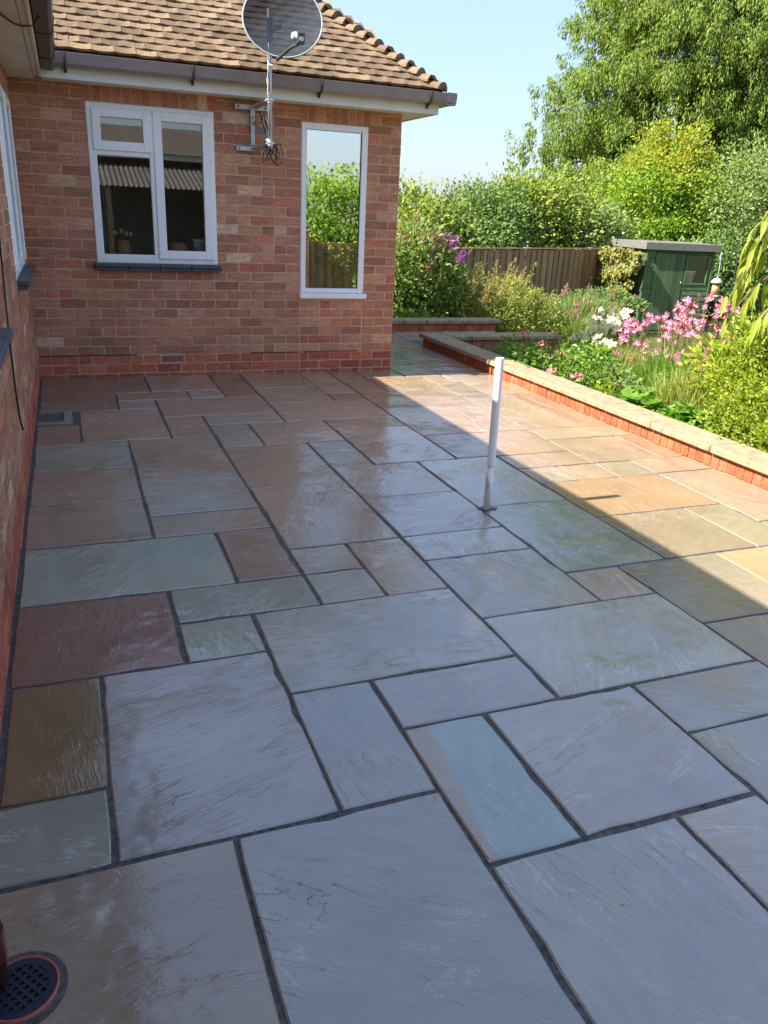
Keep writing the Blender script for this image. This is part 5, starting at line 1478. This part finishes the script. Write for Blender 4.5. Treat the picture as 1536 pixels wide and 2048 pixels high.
def clump_of(name, label, cat, pts, petals, R, npet, cup, seed, leafn, leafR, base_z=-.3, eye=True):
    c = np.mean(pts, 0)
    base = (float(c[0]), float(c[1]), base_z)
    o = tag(empty(name, base), label, cat)
    rr_ = random.Random(seed); g_ = np.random.default_rng(seed)
    fm = [flower_mesh(R * s_, npet, cup, seed + k) for k, s_ in enumerate((.85, 1.0, 1.15))]
    for me in fm: me.materials.append(M[petals])
    em = eye_mesh(R); em.materials.append(M['yellow'])
    st = MB()
    for k, p in enumerate(pts):
        q = Vector(p) - Vector(base)
        foot = Vector((q.x * .55 + rr_.uniform(-.08, .08), q.y * .6 + rr_.uniform(-.08, .08), 0))
        mid = foot.lerp(q, .6) + Vector((rr_.uniform(-.02, .02), rr_.uniform(-.02, .02), 0))
        st.tube([foot, mid, q], [.005, .0038, .0026], 5)
        d = Vector((-.45 + rr_.uniform(-.5, .5), -.75 + rr_.uniform(-.4, .4), .5 + rr_.uniform(-.4, .5)))
        f_ = link('flower', fm[k % 3], o, None, q, d.to_track_quat('Z', 'Y').to_euler())
        if eye: link('flower_eye', em, f_)
        for x_ in range((3 if petals == 'pink' else 2) if eye else 0):
            q2 = q + Vector((rr_.uniform(-.09, .09), rr_.uniform(-.12, .12), rr_.uniform(-.09, .05)))
            d2 = Vector((rr_.uniform(-.9, .6), rr_.uniform(-.9, .5), rr_.uniform(-.2, .8)))
            f_ = link('flower', fm[(k + 1) % 3], o, None, q2, d2.to_track_quat('Z', 'Y').to_euler()); f_.scale = (.8, .8, .8)
            link('flower_eye', em, f_); st.tube([mid, q2], [.003, .0022], 4)
        # buds on side shoots
        for b_ in range(2):
            e = mid + (q - mid) * rr_.uniform(.2, .9) + Vector((rr_.uniform(-.09, .09), rr_.uniform(-.09, .09), rr_.uniform(.03, .13)))
            st.tube([mid, mid.lerp(e, .6) + Vector((0, 0, .02)), e], [.003, .0024, .002], 4)
            st.lathe([(0.001, -.006), (.008, 0), (.001, .008)], tuple(e), 6)
    st.build('stem', M['stem'], o)
    P, D = [], []
    a = g_.random(leafn) * 6.283; r_ = np.sqrt(g_.random(leafn))
    spanx = max(.25, np.ptp(np.array(pts)[:, 0]) * .6); spany = max(.25, np.ptp(np.array(pts)[:, 1]) * .6)
    P = np.stack([np.cos(a) * r_ * spanx, np.sin(a) * r_ * spany, leafR[0] + (leafR[1] - leafR[0]) * g_.random(leafn) ** 1.4], 1)
    D = np.stack([np.cos(a), np.sin(a), .3 * np.ones(leafn)], 1) + g_.normal(size=(leafn, 3)) * .6
    link('foliage', cloud_mesh('foliage', P, D, leafR[2] * (.6 + .8 * g_.random(leafn)), leafR[2] * .6, seed=seed), o, M['leaf_bed'])
    return o
idx = sorted(range(len(PINK)), key=lambda k: PINK[k][1])
pk = [PINK[k] for k in idx]
g1 = [p for p in pk if p[1] > -.7]; g2 = [p for p in pk if -1.45 < p[1] <= -.7]; g3 = [p for p in pk if p[1] <= -1.45]
clump_of('pink_anemone', 'tall pink anemones mingling with the white ones in front of the shed corner', 'flowers', g1, 'pink', .041, 7, .004, 81, 260, (.05, .5, .06))
clump_of('pink_anemone', 'tall pink anemones in front of the green shed door', 'flowers', g2, 'pink', .041, 7, .004, 82, 300, (.02, .45, .06))
clump_of('pink_anemone', 'tall pink anemones under the bird feeder', 'flowers', g3, 'pink', .041, 7, .004, 83, 420, (.02, .62, .06))
clump_of('white_anemone', 'white anemones in bloom between the roses and the pink flowers', 'flowers', WHITE, 'white_petal', .050, 7, .006, 84, 700, (.05, .66, .055))
clump_of('rose_bush', 'low rose bush with pink and cream blooms right behind the garden wall', 'flowers', ROSE, 'rose', .036, 9, .014, 85, 2600, (.0, .52, .05), -.2, False)
# low leafy plants filling the bed
def bedplant(label, c, R, H, n, L, W, mat, seed, name='bed_plant'):
    g_ = np.random.default_rng(seed)
    o = tag(empty(name, (c[0], c[1], -.22)), label, 'plant')
    a = g_.random(n) * 6.283; r_ = np.sqrt(g_.random(n)); z = H * (1 - r_ ** 2 * .6) * (.25 + .75 * g_.random(n) ** .6)
    P = np.stack([np.cos(a) * r_ * R[0], np.sin(a) * r_ * R[1], z], 1)
    D = np.stack([np.cos(a) * .8, np.sin(a) * .8, .35 * np.ones(n)], 1) + g_.normal(size=(n, 3)) * .45
    if W > .08:
        one = [round_leaf_mesh('leaf', np.zeros((1, 3)), np.array([[1., 0, 0]]), 1.0, seed + 10 + q) for q in range(5)]
        for me in one: me.materials.append(M[mat])
        for k in range(n):
            f_ = link('leaf', one[k % 5], o, None, tuple(P[k]), (float(g_.normal() * .25), float(g_.normal() * .25), math.atan2(D[k, 1], D[k, 0])))
            q = float(L * .5 * (.5 + .7 * g_.random())); f_.scale = (q, q, q)
    else: link('foliage', cloud_mesh('foliage', P, D, L * (.6 + .8 * g_.random(n)), W * (.7 + .6 * g_.random(n)), seed=seed), o, M[mat])
    return o
bedplant('fine blue-green feathery plant behind the wall coping', (5.2, -1.25), (.45, .45), .50, 4200, .06, .012, 'leaf_grey', 91)
bedplant('clump of broad rounded green leaves spilling over the coping', (4.98, -2.15), (.32, .45), .42, 280, .13, .10, 'leaf_bed', 92)
bedplant('large-leaved green plant next to the golden shrub', (4.98, -2.75), (.32, .42), .42, 280, .14, .11, 'leaf_bed', 93)
bedplant('low mixed green foliage below the pink flowers', (5.6, -1.9), (.5, .6), .50, 2600, .055, .03, 'leaf_bed', 94)
bedplant('yellow-leaved low plant at the coping edge', (4.88, -1.72), (.16, .2), .40, 260, .06, .045, 'leaf_gold', 95)
bedplant('green foliage clump at the foot of the shed flowers', (6.6, -1.9), (.6, .6), .85, 2800, .07, .04, 'leaf_bed', 96)
bedplant('low green edging plant near the inner brick wall', (5.1, .35), (.5, .4), .42, 1500, .06, .025, 'leaf_grey', 97)
bedplant('leafy ground plant below the big purple flowered bush', (4.9, 3.35), (.7, .35), .45, 1500, .08, .03, 'leaf_bed', 98)
bedplant('dark low shrub at the fence foot beyond the lawn', (10.2, 5.9), (1.2, .5), .55, 2600, .07, .035, 'leaf_dark', 99)
tussock('wispy_foliage', 'thin pale green stems between the white and pink flowers', 'plant', (5.75, -.75, -.3), 2600, (.55, .7), .62, .010, 'leaf_santolina', 120, .35)
tussock('wispy_foliage', 'tangle of thin green stems under the pink flowers by the shed door', 'plant', (5.9, -1.55, -.3), 2600, (.5, .55), .72, .011, 'leaf_bed', 121, .35)
tussock('wispy_foliage', 'loose light green growth spilling out beside the golden shrub', 'plant', (5.35, -2.35, -.25), 2200, (.4, .45), .62, .012, 'leaf_santolina', 122, .5)
bedplant('tall fresh green growth between the roses and the broad-leaved clump', (5.25, -.95), (.35, .5), .62, 2600, .06, .028, 'leaf_bed', 131)
bedplant('soft light green growth at the back of the bed below the pink flowers', (6.3, -1.1), (.5, .6), .62, 3400, .055, .022, 'leaf_grey', 132)
bedplant('bright green leafy growth between the white flowers and the wall', (5.25, -.15), (.35, .35), .24, 2600, .055, .026, 'leaf_bed', 133)
# lawn blades
g_ = np.random.default_rng(101); n = 60000
P = np.stack([6.0 + 7.0 * g_.random(n), -3.0 + 9.0 * g_.random(n), np.zeros(n)], 1)
tt = np.clip((P[:, 0] - 4.6) / 3.6, 0, 1); tt = tt * tt * (3 - 2 * tt); P[:, 2] = -.16 - .44 * tt - .004
lo_ = link('grass', cloud_mesh('grass', P, np.stack([g_.normal(size=n) * .5, g_.normal(size=n) * .5, np.ones(n)], 1), .045 + .03 * g_.random(n), .008, seed=101), None, M['grass'])
tag(lo_, kind='stuff')

# ------------------------------------------------------------------ what stands behind the viewer (seen mirrored in the glass)
oh = tag(empty('outhouse', (1.5, -11.5, 0)), 'outhouse with a corrugated lean-to roof, mirrored in the wide window', 'outhouse')
m = MB(); m.box(-3.2, 3.4, -2.6, -2.4, -.3, 2.5); m.box(-3.2, -3.0, -2.4, -.4, -.3, 1.75); m.box(2.5, 2.7, -2.4, -.4, -.3, 1.75); m.build('wall', simple('tarred_boards', srgb(108, 94, 80), .8), oh)
V = []; F = []
nn = 620
for k in range(nn + 1):
    x = -3.3 + 6.1 * k / nn; zc = .014 * math.sin(k * .55)
    V += [(x, -.25, 1.80 + zc), (x, -2.42, 2.36 + zc)]
F = [(2 * k, 2 * k + 2, 2 * k + 3, 2 * k + 1) for k in range(nn)]
MB().add(V, F).build('roof', M['corrugated'], oh)
m = MB(); m.box(-3.3, 3.9, -2.38, -2.1, 2.45, 2.6); m.build('fascia', M['fascia'], oh)
m = MB(); m.add([(-3.4, -2.0, 2.6), (3.95, -2.0, 2.6), (2.4, -4.6, 3.35), (-3.4, -4.6, 3.35)], [(0, 1, 2, 3)]); m.add([(3.95, -2.0, 2.6), (3.95, -7.2, 2.6), (2.4, -4.6, 3.35)], [(0, 1, 2)]); link('roof', m.mesh('roof'), oh, simple('dark_tiled_roof', srgb(88, 76, 64), .9))
for x in (-2.9, -.2, 2.45):
    m = MB(); m.box(x - .05, x + .05, -.42, -.32, -.3, 1.76); m.build('post', M['fence'], oh)
f2 = tag(empty('fence', (5.2, -9.6, 0)), 'short dark fence across from the house, mirrored in the tall window', 'fence')
for k in range(34):
    link('fence_board', fb, f2, None, (k * .1015, (.006 if k % 2 else -.006), -.12), (0, 0, math.radians(7)))
for z in (-.3, .5):
    m = MB(); m.box(-.1, 3.5, -.07, -.02, z, z + .06); m.build('rail', M['fence'], f2)
pier = tag(empty('brick_pier', (5.0, -9.55, 0)), 'square brick pier at the fence end, mirrored in the tall window', 'pier')
m = MB(); m.box(-.165, .165, -.165, .165, -.4, 1.05); m.build('core', M['mortar'], pier)
for k in range(17):
    for s_ in (-.085, .085):
        o = link('brick', brick_variants[k % 6], pier, None, (s_ + (.04 if k % 2 else -.04) * (1 if s_ > 0 else 1) * 0, .152, -.38 + CO * k + .04)); o.scale = (.158, .03, .074); o.color = pick(PAL, rb)
m = MB(); m.bbox(-.2, .2, -.2, .2, 1.052, 1.11, .01); m.build('coping_stone', M['coping'], pier)
shrub('hedge_shrub', 'sunlit leafy hedge across from the house, mirrored in the tall window', 'shrub', (6.4, -10.6, -.3),
      [((5.4, -10.4, 1.2), (.9, .7, 1.0)), ((6.6, -10.6, 1.3), (1.0, .8, 1.1)), ((7.8, -10.6, 1.2), (1.0, .8, 1.2)), ((6.0, -10.2, .5), (.8, .6, .6))], 15000, .09, .055, 'leaf_bright', 111, spread=.17)
bedplant('tall green border plant, mirrored low in the tall window', (6.6, -8.7), (.6, .4), .9, 1800, .09, .03, 'leaf_bed', 112)

GROUPS = {'hedge_shrub': 'hedge bushes along the garden boundary', 'pink_anemone': 'pink anemones in the flower bed', 'garden_wall': 'low brick garden walls',
          'conifer_tree': 'conifers beyond the fence', 'feather_grass': 'golden grasses by the fence', 'dry_perennial': 'dry perennials by the fence',
          'bed_plant': 'leafy plants filling the bed', 'wispy_foliage': 'wispy stems in the flower bed', 'cable': 'loose black cables on the house', 'fence': 'garden fences'}
for o in list(COL.objects):
    if o.parent is None and o.name.split('.')[0] in GROUPS: o['group'] = GROUPS[o.name.split('.')[0]]
bpy.context.view_layer.update()
